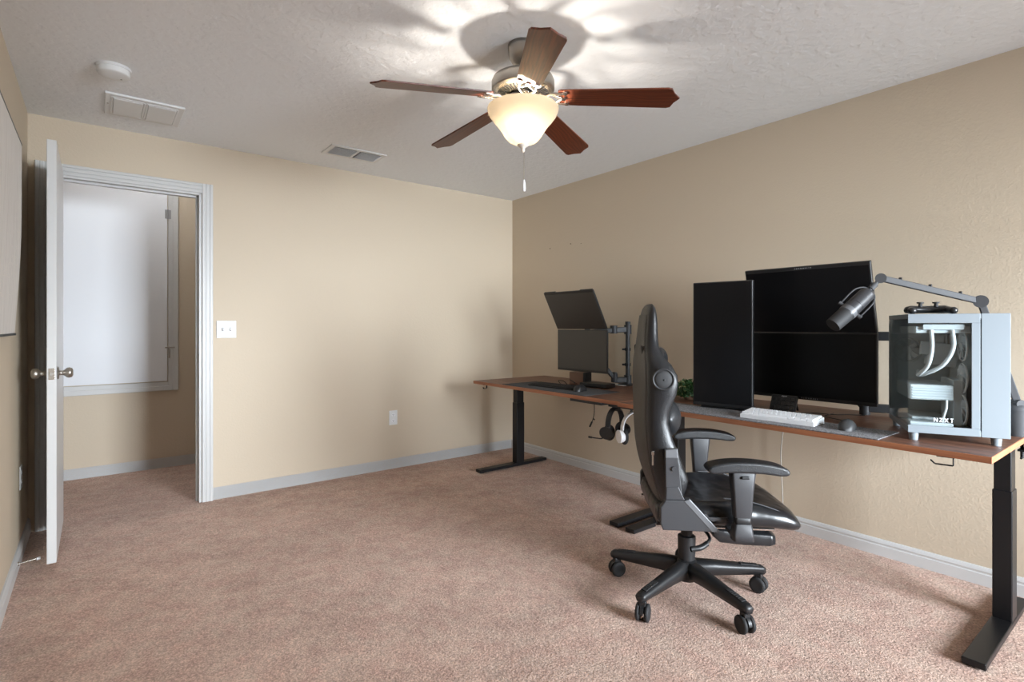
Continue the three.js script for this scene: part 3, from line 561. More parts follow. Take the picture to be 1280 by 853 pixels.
{
  const t = thing('monitor_mount', 'dark grey pole mount behind the pair of stacked black monitors', 'monitor arm', [-0.11, DH, 3.33]);
  mesh('pole', [rod([0, 0, 0], [0, 0.47, 0], 0.0165, 20), at(cyl(0.0195, 0.0195, 0.02, 20), 0, 0.47, 0)], M.armMetal, t);
  mesh('pole_base', rbox(0.07, 0.012, 0.10, 0.004).translate(0, 0.006, 0), M.armMetal, t);
  const up = mesh('upper_arm', [bar([0, 0.395, 0], [-0.02, 0.395, -0.22], 0.036, 0.045, 0.006), bar([-0.02, 0.395, -0.22], [-0.09, 0.48, -0.39], 0.034, 0.036, 0.006), at(cyl(0.026, 0.026, 0.06, 20), 0, 0.395, 0), at(cyl(0.024, 0.024, 0.055, 20), -0.02, 0.4, -0.22)], M.armMetal, t);
  mesh('mount_plate', [rbox(0.012, 0.1, 0.1, 0.003).rotateZ(-D(14.5)).translate(-0.14, 0.57, -0.4), bar([-0.09, 0.48, -0.39], [-0.135, 0.57, -0.4], 0.03, 0.03)], M.armMetal, up);
  const lo = mesh('lower_arm', [bar([0, 0.035, 0], [-0.075, 0.035, -0.19], 0.036, 0.042, 0.006), bar([-0.075, 0.035, -0.19], [-0.075, 0.2, -0.36], 0.034, 0.03, 0.006), at(cyl(0.024, 0.024, 0.07, 20), -0.075, 0.035, -0.19), at(cyl(0.026, 0.026, 0.06, 20), 0, 0.035, 0)], M.armMetal, t);
  mesh('mount_plate', [rbox(0.012, 0.1, 0.1, 0.003).translate(-0.128, 0.21, -0.4), bar([-0.075, 0.2, -0.36], [-0.125, 0.21, -0.4], 0.03, 0.03)], M.armMetal, lo);
}

// ------------------------------------------------------------------ small things on the desks
{
  const t = thing('macro_keypad', 'small black keypad with bumpy keys propped under the lower monitor', 'keypad', [-0.43, DH, 2.845], FACE + 0.1);
  const tilt = (g) => g.rotateX(-D(28)).translate(0, 0.006, 0.01);
  mesh('keypad_body', tilt(rbox(0.128, 0.09, 0.018, 0.005).translate(0, 0.045, -0.009)), M.blackPlastic, t);
  for (let j = 0; j < 3; j++) for (let i = 0; i < 5; i++) mesh('key', tilt(rbox(0.0195, 0.0195, 0.006, 0.004).translate(-0.046 + i * 0.023, 0.018 + j * 0.0225, 0.002)), M.bezel, t);
  const l = mesh('brand_lettering', text('elgato', 0.0065, 0.0004, 0.7).map(g => tilt(g.translate(0, 0.082, 0.0001))), M.letteringWhite, t); l.userData.label = 'small white brand lettering';
  mesh('keypad_stand', [bar([-0.05, 0.07, -0.035], [-0.05, 0.003, -0.075], 0.01, 0.006), bar([0.05, 0.07, -0.035], [0.05, 0.003, -0.075], 0.01, 0.006)], M.blackPlastic, t);
}
tag(mesh('usb_cable', tube([[-0.44, DH + 0.003, 2.93], [-0.36, DH + 0.003, 2.98], [-0.34, DH + 0.004, 3.06], [-0.28, DH + 0.003, 3.1], [-0.24, DH + 0.003, 3.16]], 0.0022, 40, 6), M.rubber), 'thin black cable lying behind the white keyboard', 'cable');
{
  const t = thing('docking_station', 'flat black box lying behind the black mouse', 'dock', [-0.36, DH, 1.475], D(8));
  mesh('dock_body', rbox(0.12, 0.028, 0.235, 0.006).translate(0, 0.017, 0), M.blackPlastic, t);
  mesh('dock_foot', [rbox(0.1, 0.004, 0.02, 0.001).translate(0, 0.002, 0.09), rbox(0.1, 0.004, 0.02, 0.001).translate(0, 0.002, -0.09)], M.rubber, t);
}
{
  const t = thing('speaker_block', 'small brown box with a black band under the level dark monitor', 'box', [-0.33, DH, 1.26], D(12));
  mesh('box_body', rbox(0.09, 0.095, 0.125, 0.006).translate(0, 0.0475, 0), M.brownBox, t);
  mesh('band', rbox(0.094, 0.097, 0.022, 0.008).translate(0, 0.0485, 0.072), M.blackPlastic, t);
}
{
  const t = thing('cable_bundle', 'loose black cables on a pale card by the brown box', 'cables', [-0.47, DH, 1.18]);
  mesh('card', rbox(0.03, 0.002, 0.34, 0.001).translate(0.02, 0.001, 0.02), M.plate, t);
  mesh('cable', [tube([[0.0, 0.004, 0.1], [0.0, 0.03, 0.06], [-0.02, 0.034, 0.02], [-0.03, 0.012, 0.05], [-0.05, 0.004, 0.0]], 0.0028, 40, 6), tube([[0.02, 0.005, 0.16], [0.05, 0.02, 0.12], [0.06, 0.04, 0.06], [0.08, 0.01, 0.12]], 0.0025, 30, 6)], M.rubber, t);
}
tag(mesh('paper_card', rb(-0.15, -0.07, DH, DH + 0.002, 1.36, 1.54, 0.0005), M.plate), 'white card under the foot of the corner monitor mount', 'card');
{
  const t = thing('hanging_cable', 'short black cable with a plug dangling under the corner desk', 'cable', [-0.60, 0, 1.67]);
  mesh('cable', tube([[0, DH - 0.0255, 0], [0.002, 0.66, 0.002], [0, 0.60, 0.0], [-0.012, 0.555, -0.006]], 0.0028, 24, 6), M.rubber, t);
  mesh('plug', [between(rbox(0.011, 0.04, 0.008, 0.002), [-0.012, 0.557, -0.006], [-0.026, 0.523, -0.014]), between(rbox(0.008, 0.014, 0.005, 0.001), [-0.006, 0.58, -0.003], [0.006, 0.566, 0.004])], M.blackPlastic, t);
}
tag(mesh('power_cord', tube([[-0.1, DH - 0.03, 2.66], [-0.06, 0.6, 2.67], [-0.05, 0.45, 2.655], [-0.04, 0.2, 2.66], [-0.03, 0.01, 2.66]], 0.0035, 40, 6), std(lin(0.34, 0.31, 0.27), 0.6)), 'thin grey cord hanging down the wall behind the chair', 'cable');
{
  const t = thing('potted_plant', 'small bushy green plant behind the tall upright monitor', 'plant', [-0.40, DH, 2.27]);
  mesh('pot', lathe([[0, 0], [0.03, 0], [0.036, 0.03], [0.033, 0.03], [0.03, 0.026], [0, 0.026]], 24), M.brownBox, t);
  const leaves = [], pale = [], stems = [];
  const leafShape = new THREE.Shape(); leafShape.moveTo(0, 0); leafShape.quadraticCurveTo(0.011, 0.008, 0, 0.026); leafShape.quadraticCurveTo(-0.011, 0.008, 0, 0);
  for (let i = 0; i < 620; i++) {
    const a = rnd() * Math.PI * 2, e = Math.acos(1 - 1.4 * rnd()), r = 0.045 + 0.05 * Math.sqrt(rnd());
    const g = new THREE.ShapeGeometry(leafShape, 3); const s = 0.8 + rnd() * 0.6; g.scale(s, s, s); g.rotateX(rnd() * 1.4 - 0.2); g.rotateZ(rnd() * 2 - 1); g.rotateY(rnd() * 6.3);
    g.translate(Math.cos(a) * Math.sin(e) * r, 0.04 + Math.cos(e) * r * 0.72, Math.sin(a) * Math.sin(e) * r); (rnd() < 0.12 ? pale : leaves).push(g);
  }
  for (let i = 0; i < 14; i++) { const a = rnd() * 6.3, r = 0.03 + rnd() * 0.04; stems.push(rod([0, 0.03, 0], [Math.cos(a) * r, 0.06 + rnd() * 0.05, Math.sin(a) * r], 0.0016, 5)); }
  mesh('foliage', leaves, M.leaf, t).userData.kind = 'stuff';
  mesh('variegated_foliage', pale, M.leafPale, t).userData.kind = 'stuff';
  mesh('stems', stems, M.leaf, t);
}

// ------------------------------------------------------------------ headsets hung under the desk joint
function headset(label, pos, turn, m1, m2, boom) {
  const t = thing('headset', label, 'headset', pos, turn);      // origin at the top of the band; ear axis along x
  const arc = (r, w, th) => { const rings = []; for (let i = 0; i <= 24; i++) { const a = Math.PI * (-0.06 + 1.12 * i / 24); const c = Math.cos(a), s = Math.sin(a); rings.push([[-w / 2, 0], [w / 2, 0], [w / 2, th], [-w / 2, th]].map(([z, k]) => [c * (r * 0.86 + k), s * (r * 1.12 + k) - r * 1.12, z])); } return loft(rings); };
  mesh('headband', arc(0.086, 0.032, 0.009), m1, t);
  mesh('band_pad', arc(0.079, 0.028, 0.007), m2, t);
  for (const s of [-1, 1]) {
    const c = mesh('ear_cup', [at(cyl(0.042, 0.036, 0.028, 28).scale(0.9, 1, 1.12), s * 0.086, -0.135, 0, 0, 0, s * -Math.PI / 2), bar([s * 0.076, -0.085, 0], [s * 0.09, -0.135, 0], 0.03, 0.01)], m1, t);
    mesh('ear_cushion', at(new THREE.TorusGeometry(0.03, 0.0125, 12, 28).scale(0.95, 1.15, 1.1), s * 0.064, -0.135, 0, 0, Math.PI / 2), M.rubber, c);
  }
  if (boom) mesh('microphone_boom', [tube([[-0.09, -0.15, -0.01], [-0.095, -0.17, -0.03], [-0.09, -0.176, -0.07], [-0.085, -0.178, -0.12]], 0.004, 24, 8), at(cyl(0.0065, 0.0065, 0.022, 12), -0.085, -0.178, -0.125, Math.PI / 2)], M.blackPlastic, t);
  return t;
}
headset('black headset with a boom microphone hanging under the desk joint', [-0.745, 0.695, 1.985], D(8), M.blackPlastic, M.rubber, true);
headset('white headset hanging beside the black one under the desk joint', [-0.75, 0.69, 2.14], D(-28), M.whitePlastic, std(lin(0.07, 0.07, 0.08), 0.7), false);
{
  const t = thing('headset_hanger', 'black bar hanger under the desk joint holding two headsets', 'hanger', [-0.75, DH - 0.0245, 2.055]);
  mesh('hanger_bar', [bar([0, -0.012, -0.11], [0, -0.012, 0.13], 0.03, 0.024), bar([0.0, -0.04, -0.08], [0, -0.004, -0.08], 0.02, 0.006), bar([0.0, -0.042, -0.1], [0, -0.042, -0.04], 0.02, 0.006), bar([0, -0.047, 0.06], [0, -0.047, 0.12], 0.02, 0.006), bar([0, -0.047, 0.06], [0, -0.004, 0.06], 0.02, 0.006)], M.blackPlastic, t);
}

// ------------------------------------------------------------------ computer case
{
  const turn = D(-63.5);                       // local x runs along the windowed face, local z out of it
  const w = 0.309, d = 0.38, h = 0.463, f = 0.03;
  const t = thing('computer_case', 'white desktop computer case with glass sides and pale cooling tubes', 'computer', [-0.74, DH, 3.48], turn);
  // windowed face on z = 0 from x = 0 (glass corner) to x = w; depth towards -z
  const gx = 0.222, y0 = f, y1 = f + h;
  for (const [x, z] of [[0.022, -0.022], [w - 0.035, -0.022], [0.025, -d + 0.03], [w - 0.035, -d + 0.03]]) mesh('foot', at(cyl(0.017, 0.0145, f + 0.002, 20), x, (f + 0.002) / 2, z), M.caseWhite, t);
  mesh('bottom_tray', rb(0, w, y0, y0 + 0.024, -d, -0.001, 0.004), M.caseWhite, t);
  const roof = mesh('top_panel', [rb(0, w, y1 - 0.02, y1, -0.03, -0.001, 0.003), rb(0, w, y1 - 0.02, y1, -d, -d + 0.03, 0.003), rb(0, 0.02, y1 - 0.02, y1, -d + 0.03, -0.03, 0.003), rb(gx - 0.02, w, y1 - 0.02, y1, -d + 0.03, -0.03, 0.003)], M.caseWhite, t);
  const grid = []; for (let k = 0; k < 34; k++) grid.push(box(0.02, gx - 0.02, y1 - 0.003, y1 - 0.001, -0.034 - k * 0.0095, -0.0305 - k * 0.0095));
  mesh('vent_mesh', grid, M.caseWhite, roof).userData.kind = 'stuff';
  mesh('side_panel', rb(gx + 0.003, w, y0 + 0.0, y1, -0.004, 0, 0.0015), M.caseWhite, t);
  mesh('chamber_shell', [rb(w - 0.004, w, y0 + 0.024, y1 - 0.02, -d, -0.004, 0.001), rb(0, w, y0 + 0.024, y1 - 0.02, -d, -d + 0.004, 0.001)], M.caseWhite, t);
  mesh('motherboard_tray', rb(gx - 0.004, gx, y0 + 0.024, y1 - 0.02, -d + 0.004, -0.005, 0.001), M.caseInner, t);
  mesh('window_surround', [rb(0, gx, y1 - 0.036, y1 - 0.0005, -0.004, 0.0, 0.0015), rb(0, gx, y0 + 0.0005, y0 + 0.03, -0.004, 0.0, 0.0015), rb(gx - 0.026, gx, y0 + 0.03, y1 - 0.036, -0.004, 0.0, 0.0015)], M.caseWhite, t);
  const p1 = mesh('glass_pane', box(0.002, gx - 0.024, y0 + 0.028, y1 - 0.034, -0.0075, -0.0045), M.glass, t); p1.userData.label = 'clear glass side pane';
  const p2 = mesh('glass_pane', box(0.0005, 0.0035, y0 + 0.02, y1 - 0.018, -d + 0.005, -0.008), M.tintGlass, t); p2.userData.label = 'clear glass front pane';
  const l = mesh('brand_lettering', text('NZXT', 0.0155, 0.0008, 1.3).map(g => g.translate(0.115, y0 + 0.055, -0.004)), M.letteringWhite, p1); l.userData.label = 'white brand lettering on the glass';
  // inside: board wall on the right, cooler, graphics card, fans
  mesh('back_wall', rb(0.006, gx - 0.006, y0 + 0.024, y1 - 0.02, -d + 0.006, -d + 0.01, 0.001), M.caseGrey, t);
  const br = mesh('board', rb(0.03, gx - 0.02, y0 + 0.11, y1 - 0.07, -d + 0.012, -d + 0.02, 0.001), M.caseGrey, t);
  mesh('heatsink', [rb(0.075, 0.19, y0 + 0.29, y0 + 0.345, -0.22, -0.19, 0.004), rb(0.10, 0.2, y0 + 0.25, y0 + 0.295, -0.24, -0.19, 0.006), rb(0.12, 0.15, y0 + 0.33, y0 + 0.38, -0.22, -0.2, 0.003)].map(g => g.rotateZ(-0.12).translate(-0.035, 0.02, 0)), M.caseInner, br);
  mesh('memory_stick', [0, 1, 2].map(k => rb(0.165 + k * 0.012, 0.171 + k * 0.012, y0 + 0.26, y0 + 0.38, -0.25, -0.2, 0.001)), M.caseInner, br);
  const rad = mesh('radiator', rb(0.03, gx - 0.02, y1 - 0.075, y1 - 0.048, -0.32, -0.03, 0.003), M.caseInner, t);
  mesh('radiator_end', rb(0.05, gx - 0.04, y1 - 0.062, y1 - 0.04, -0.03, -0.018, 0.004), M.partWhite, rad);
  for (const [a, b, c2] of [[0.079, 0.06, 0.05], [0.145, 0.105, 0.062]])
    mesh('cooling_tube', tube([[a, y1 - 0.06, -0.028], [a + 0.002, y1 - 0.13, -0.022], [b + 0.01, y1 - 0.2, -0.03], [c2, y1 - 0.24, -0.07], [c2 + 0.02, y1 - 0.235, -0.18]], 0.0075, 40, 12), M.tubeWhite, t);
  const gpu = mesh('graphics_card', rb(0.014, 0.155, y0 + 0.125, y0 + 0.185, -0.3, -0.045, 0.006), M.partWhite, t);
  for (let k = 0; k < 5; k++) mesh('card_louvre', rb(0.022, 0.15, y0 + 0.131 + k * 0.01, y0 + 0.135 + k * 0.01, -0.047, -0.0405, 0.001), k % 2 ? M.caseGrey : M.caseInner, gpu);
  mesh('power_cable', [tube([[0.13, y0 + 0.128, -0.04], [0.128, y0 + 0.1, -0.035], [0.12, y0 + 0.06, -0.04], [0.118, y0 + 0.03, -0.05]], 0.005, 24, 8)], M.tubeWhite, t);
  mesh('vertical_cover', rb(0.158, gx - 0.022, y0 + 0.026, y0 + 0.205, -0.24, -0.07, 0.004), M.caseInner, t);
  mesh('lower_shroud', [rb(0.012, 0.15, y0 + 0.024, y0 + 0.04, -0.3, -0.03, 0.004), rb(0.03, 0.15, y0 + 0.04, y0 + 0.052, -0.28, -0.09, 0.004)], M.partWhite, t);
  // rear fan and the stack of three fans by the board wall
  const fan = (r, parent) => { const g = []; for (let k = 0; k < 9; k++) { const a = k / 9 * Math.PI * 2; g.push(at(new THREE.BoxGeometry(r * 0.62, 0.002, r * 0.42), r * 0.55, 0, 0, 0.6).applyMatrix4(new THREE.Matrix4().makeRotationY(a))); } g.push(cyl(r * 0.3, r * 0.3, 0.012, 20)); g.push(new THREE.TorusGeometry(r, 0.004, 8, 32).rotateX(Math.PI / 2)); return g; };
  mesh('case_fan', fan(0.052).map(g => g.rotateX(Math.PI / 2).translate(0.062, y0 + 0.31, -d + 0.03)), M.partWhite, t);
  for (let k = 0; k < 3; k++) mesh('case_fan', fan(0.056).map(g => g.rotateZ(Math.PI / 2).translate(gx - 0.034, y0 + 0.09 + k * 0.124, -0.075)), M.tubeWhite, t);
}
{
  const t = thing('game_controller', 'black game controller lying on top of the white computer case', 'game controller', [-0.60, DH + 0.493, 3.505], D(-60));
  const body = []; const cr = (x, r, y, z) => { const ring = []; for (let k = 0; k < 20; k++) { const a = k / 20 * Math.PI * 2; ring.push([x, y + Math.sin(a) * r[0], z + Math.cos(a) * r[1]]); } return ring.reverse(); };
  body.push(loft([cr(-0.078, [0.004, 0.008], 0.016, 0.004), cr(-0.072, [0.013, 0.026], 0.018, 0.003), cr(-0.055, [0.0165, 0.032], 0.0195, 0), cr(-0.03, [0.015, 0.028], 0.019, -0.004), cr(0, [0.0135, 0.026], 0.018, -0.005), cr(0.03, [0.015, 0.028], 0.019, -0.004), cr(0.055, [0.0165, 0.032], 0.0195, 0), cr(0.072, [0.013, 0.026], 0.018, 0.003), cr(0.078, [0.004, 0.008], 0.016, 0.004)]));
  for (const s of [-1, 1]) body.push(tube([[s * 0.056, 0.018, 0.01], [s * 0.064, 0.015, 0.045], [s * 0.066, 0.0125, 0.068]], 0.0135, 16, 14), new THREE.SphereGeometry(0.0135, 14, 10).translate(s * 0.066, 0.0135, 0.068));
  mesh('controller_body', body, phy(lin(0.02, 0.02, 0.021), 0.3), t);
  for (const s of [-1, 1]) mesh('thumbstick', [at(cyl(0.006, 0.008, 0.014, 16), s * 0.026, 0.036, 0.012), at(cyl(0.0125, 0.0115, 0.006, 20), s * 0.026, 0.046, 0.012)], M.rubber, t);
  mesh('touchpad', rbox(0.05, 0.003, 0.026, 0.001).translate(0, 0.0325, -0.012), M.greyPlastic, t);
}

// ------------------------------------------------------------------ microphone on a boom arm
const ray = (u, v, d) => { const s = Math.sin(YAW), c = Math.cos(YAW), a = (u - 640) / F; return [EYE.x + (s + c * a) * d, EYE.y - (v - 408) / F * d, EYE.z + (-c + s * a) * d]; };
{
  const base = [-0.285, DH, 3.725], top = [-0.285, 0.905, 3.725], elbow = ray(1226, 377, 2.25), tip = ray(1101, 348, 2.3);
  const t = thing('boom_arm', 'grey boom arm clamped to the desk end behind the white case', 'boom arm');
  mesh('base_post', [at(cyl(0.037, 0.037, 0.105, 32), base[0], DH + 0.0525, base[2]), at(cyl(0.039, 0.039, 0.006, 32), base[0], DH + 0.103, base[2])], M.boomMetal, t);
  mesh('swivel_head', [new THREE.SphereGeometry(0.037, 28, 14, 0, Math.PI * 2, 0, Math.PI / 2).scale(1, 0.75, 1).translate(base[0], DH + 0.106, base[2]), at(cyl(0.017, 0.017, 0.05, 20), base[0], 0.885, base[2], 0, YAW, Math.PI / 2)], M.boomMetal, t);
  mesh('lower_beam', bar([base[0], 0.885, base[2]], elbow, 0.02, 0.026, 0.004), M.boomMetal, t);
  const el = mesh('elbow_joint', [between(cyl(0.026, 0.026, 0.044, 32), ray(1226, 377, 2.272), ray(1226, 377, 2.228))], M.boomMetal, t);
  const ub = mesh('upper_beam', bar(elbow, tip, 0.02, 0.026, 0.004), M.boomMetal, t);
  for (const k of [0.2, 0.5, 0.8]) { const q = elbow.map((v, i) => v + (tip[i] - v) * k); mesh('cable_clip', rbox(0.008, 0.012, 0.012, 0.002).translate(q[0], q[1] + 0.017, q[2]), M.blackPlastic, ub); }
  mesh('tip_joint', between(cyl(0.021, 0.021, 0.042, 28), ray(1101, 348, 2.32), ray(1101, 348, 2.278)), M.boomMetal, t);
  mesh('desk_clamp', [rb(base[0] - 0.03, base[0] + 0.03, DH - 0.06, DH + 0.004, 3.752, 3.76, 0.002), rb(base[0] - 0.03, base[0] + 0.03, DH - 0.06, DH - 0.052, 3.728, 3.76, 0.002), rod([base[0], DH - 0.09, 3.738], [base[0], DH - 0.026, 3.738], 0.006), rod([base[0] - 0.02, DH - 0.088, 3.738], [base[0] + 0.02, DH - 0.088, 3.738], 0.004)], M.blackMetal, t);

  const m = thing('microphone', 'dark grey studio microphone hanging from the boom arm before the monitors', 'microphone');
  const a = ray(1086, 364, 2.29), b = ray(1069, 382, 2.275), c = ray(1057, 393, 2.268), e = ray(1041, 407, 2.26);
  mesh('stem', [rod(tip, a, 0.0085, 14), between(cyl(0.0125, 0.0125, 0.03, 16), tip.map((v, i) => v * 0.45 + a[i] * 0.55), tip.map((v, i) => v * 0.2 + a[i] * 0.8))], M.boomMetal, m);
  const mk = (p, q, r0, r1, s = 32) => between(cyl(r1, r0, V(...p).distanceTo(V(...q)), s), p, q);
  const a2 = ray(1083.5, 368, 2.288);
  mesh('barrel', [mk(a2, b, 0.031, 0.033), mk(b, c, 0.033, 0.033), mk(ray(1085.5, 365.5, 2.29), a2, 0.024, 0.031)], std(lin(0.03, 0.03, 0.033), 0.42), m);
  mesh('grille', [mk(c, e, 0.033, 0.031)], M.mesh, m);
  const wp = ray(1062.5, 388, 2.271), wq = ray(1058, 392, 2.269);
  mesh('collar', mk(wp, wq, 0.0345, 0.0345), M.greyPlasticLight, m);
  // yoke: a half ring from collar to collar round the back of the barrel
  const A = V(...a), Cc = V(...wp), ax = A.clone().sub(Cc).normalize(), view = V(...ray(1065, 385, 1)).sub(EYE).normalize(), sd = ax.clone().cross(view).normalize();
  const L1 = A.distanceTo(Cc), pts = []; for (const [s, u] of [[-0.044, -0.004], [-0.046, 0.03], [-0.042, L1 * 0.8], [-0.022, L1 * 1.02], [0, L1 * 1.06], [0.022, L1 * 1.02], [0.042, L1 * 0.8], [0.046, 0.03], [0.044, -0.004]]) { const p = Cc.clone().addScaledVector(ax, u).addScaledVector(sd, s); pts.push([p.x, p.y, p.z]); }
  mesh('yoke', tube(pts, 0.0032, 48, 8), M.boomMetal, m);
  for (const s of [-1, 1]) { const p = Cc.clone().addScaledVector(sd, s * 0.032), q = Cc.clone().addScaledVector(sd, s * 0.052); mesh('yoke_knob', between(cyl(0.008, 0.008, p.distanceTo(q), 16), [p.x, p.y, p.z], [q.x, q.y, q.z]), M.boomMetal, m); }
}

// ------------------------------------------------------------------ gaming chair
{
  const t = thing('gaming_chair', 'black leather gaming chair with winged backrest on a five star base', 'chair', [-1.16, 0, 2.77], D(-42.8));
  // local: +x forwards, +z the side with the camera
  const N = 56;
  const ringAt = (y, rear, front, wing, hw, lean = 0) => {      // horizontal section of the winged backrest
    const r = [];
    for (let i = 0; i < N; i++) {
      const k = i / N; const face = k < 0.5; const q = face ? k * 2 : 2 - k * 2;     // q 0..1 across
      const s = -Math.cos(q * Math.PI), as = Math.abs(s), m = Math.pow(as, 2.6);
      const fr = front + (wing - front) * m, re = rear + 0.012 * Math.pow(as, 3);
      const mid = (fr + re) / 2, half = (fr - re) / 2 * Math.sqrt(Math.max(0, 1 - Math.pow(as, 14)));
      r.push([face ? mid + half : mid - half, y, s * hw]);
    }
    return r;
  };
  const lv = [ // y, rear, front centre, wing front, half width
    [0.40, -0.125, -0.075, -0.09, 0.195], [0.44, -0.14, -0.08, -0.08, 0.215], [0.49, -0.16, -0.085, -0.055, 0.235], [0.54, -0.178, -0.095, -0.028, 0.246], [0.575, -0.188, -0.1, -0.018, 0.25], [0.61, -0.196, -0.106, -0.03, 0.25],
    [0.67, -0.206, -0.116, -0.058, 0.245], [0.735, -0.211, -0.122, -0.09, 0.236], [0.80, -0.214, -0.126, -0.113, 0.232], [0.85, -0.215, -0.13, -0.107, 0.236], [0.92, -0.216, -0.134, -0.07, 0.247], [0.965, -0.216, -0.137, -0.06, 0.252], [1.0, -0.216, -0.139, -0.064, 0.248],
    [1.04, -0.215, -0.14, -0.09, 0.232], [1.075, -0.213, -0.141, -0.135, 0.2], [1.11, -0.21, -0.142, -0.148, 0.165], [1.16, -0.205, -0.143, -0.15, 0.145], [1.21, -0.2, -0.144, -0.15, 0.138], [1.25, -0.195, -0.146, -0.152, 0.13], [1.278, -0.188, -0.15, -0.156, 0.116], [1.292, -0.18, -0.158, -0.162, 0.095], [1.298, -0.172, -0.166, -0.168, 0.07]];
  mesh('backrest', loft(lv.map(a => ringAt(...a))), M.leatherSide, t).userData.label = 'black winged leather backrest';
  // rear panel: a shell just proud of the back
  const rear = []; for (const [y, re, , , hw] of lv.slice(1, -3)) { const rr = []; for (let i = 0; i <= 20; i++) { const s = -0.8 + 1.6 * i / 20; rr.push([re + 0.012 * Math.pow(Math.abs(s), 3) - 0.006 * (1 - Math.pow(Math.abs(s) / 0.8, 6)), y, s * hw]); } for (let i = 20; i >= 0; i--) { const s = -0.8 + 1.6 * i / 20; rr.push([re + 0.012 * Math.pow(Math.abs(s), 3) + 0.01, y, s * hw]); } rear.push(rr.reverse()); }
  mesh('rear_panel', loft(rear), M.leatherBack, t);
  for (const s of [-1, 1]) {                                   // round side discs and belt slots
    const dz = 0.247 * s;
    const g = mesh('side_disc', at(cyl(0.041, 0.041, 0.012, 40), -0.15, 0.985, dz, Math.PI / 2), M.blackPlastic, t);
    mesh('disc_ring', at(new THREE.TorusGeometry(0.041, 0.0045, 10, 44), -0.15, 0.985, dz + s * 0.005), M.blackPlastic, g);
    mesh('disc_grille', [at(new THREE.SphereGeometry(0.034, 28, 10, 0, Math.PI * 2, 0, Math.PI / 2).scale(1, 0.22, 1).rotateX(s * Math.PI / 2), -0.15, 0.985, dz + s * 0.006), at(new THREE.SphereGeometry(0.004, 10, 8), -0.148, 0.983, dz + s * 0.013)], M.mesh, g);
    mesh('belt_slot', [rbox(0.03, 0.085, 0.05, 0.008).rotateX(s * 0.12).translate(-0.2, 1.075, s * 0.1)], M.rubber, t);
  }
  mesh('neck_cushion', loft([0, 1, 2, 3, 4, 5, 6, 7, 8].map(i => { const u = i / 8 * 2 - 1, e = Math.pow(Math.max(0.03, 1 - Math.pow(Math.abs(u), 5)), 0.5), r = []; for (let k = 0; k < 18; k++) { const a = k / 18 * Math.PI * 2; r.push([-0.135 + Math.cos(a) * 0.036 * e, 1.06 + Math.sin(a) * 0.052 * e, u * 0.145]); } return r.reverse(); })), M.leather, t);
  mesh('lumbar_cushion', loft([0, 1, 2, 3, 4, 5, 6, 7, 8, 9, 10].map(i => { const u = i / 10 * 2 - 1, e = Math.pow(Math.max(0.03, 1 - Math.pow(Math.abs(u), 5)), 0.5), r = []; for (let k = 0; k < 20; k++) { const a = k / 20 * Math.PI * 2; r.push([-0.10 + Math.cos(a) * 0.062 * e, 0.80 + Math.sin(a) * 0.085 * e, -0.02 + u * 0.16]); } return r.reverse(); })), M.leatherSide, t);
  // seat: sections across, from the back to the rounded front
  const seatRing = (x, topC, topB, bot, hw) => { const r = []; for (let i = 0; i < N; i++) { const k = i / N, up = k < 0.5, q = up ? k * 2 : 2 - k * 2, s = -Math.cos(q * Math.PI), as = Math.abs(s); const tp = topC + (topB - topC) * Math.pow(Math.min(1, as / 0.84), 4), e = Math.sqrt(Math.max(0, 1 - Math.pow(as, 10))), mid = (tp + bot) / 2, half = (tp - bot) / 2 * e; r.push([x, up ? mid + half : mid - half, s * hw]); } return r.reverse(); };
  mesh('seat', loft([seatRing(-0.17, 0.44, 0.445, 0.40, 0.22), seatRing(-0.16, 0.462, 0.468, 0.388, 0.235), seatRing(-0.08, 0.465, 0.485, 0.385, 0.25), seatRing(0.02, 0.462, 0.492, 0.385, 0.255), seatRing(0.12, 0.462, 0.496, 0.384, 0.26), seatRing(0.2, 0.464, 0.49, 0.383, 0.26), seatRing(0.27, 0.464, 0.476, 0.382, 0.258), seatRing(0.33, 0.462, 0.462, 0.378, 0.254), seatRing(0.362, 0.455, 0.448, 0.374, 0.248), seatRing(0.382, 0.443, 0.434, 0.376, 0.24), seatRing(0.392, 0.425, 0.418, 0.385, 0.23), seatRing(0.395, 0.412, 0.408, 0.396, 0.215)]), M.leather, t).userData.label = 'glossy creased black leather seat';
  for (const s of [-1, 1]) mesh('seat_piping', tube([[0.10, 0.497, s * 0.205], [0.18, 0.492, s * 0.215], [0.26, 0.474, s * 0.222], [0.32, 0.452, s * 0.226], [0.355, 0.425, s * 0.222], [0.37, 0.4, s * 0.21]], 0.003, 30, 6), M.greyPlastic, t);
  // seat pan, slide rails, foot cushion
  mesh('seat_plate', [rb(-0.16, 0.12, 0.372, 0.386, -0.17, 0.17, 0.004), rb(-0.06, 0.06, 0.34, 0.374, -0.06, 0.06, 0.008)], M.blackMetal, t);
  mesh('foot_rail', [rod([-0.17, 0.378, 0.2], [0.30, 0.374, 0.2], 0.006), rod([-0.17, 0.378, -0.2], [0.30, 0.374, -0.2], 0.006)], M.chrome, t);
  mesh('foot_cushion', [loft([[0.06, 0.345, 0.368], [0.075, 0.315, 0.366], [0.10, 0.292, 0.362], [0.2, 0.284, 0.352], [0.30, 0.284, 0.346], [0.318, 0.292, 0.34]].map(([x, b, tp]) => { const r = []; for (let k = 0; k < 28; k++) { const a = k / 28 * Math.PI * 2, c = Math.cos(a), s = Math.sin(a), sg = (v, p) => Math.sign(v) * Math.pow(Math.abs(v), p); r.push([x, (b + tp) / 2 + sg(s, 0.4) * (tp - b) / 2, sg(c, 0.3) * 0.17]); } return r; })), rb(0.17, 0.285, 0.345, 0.384, -0.15, 0.15, 0.004)], M.leather, t);
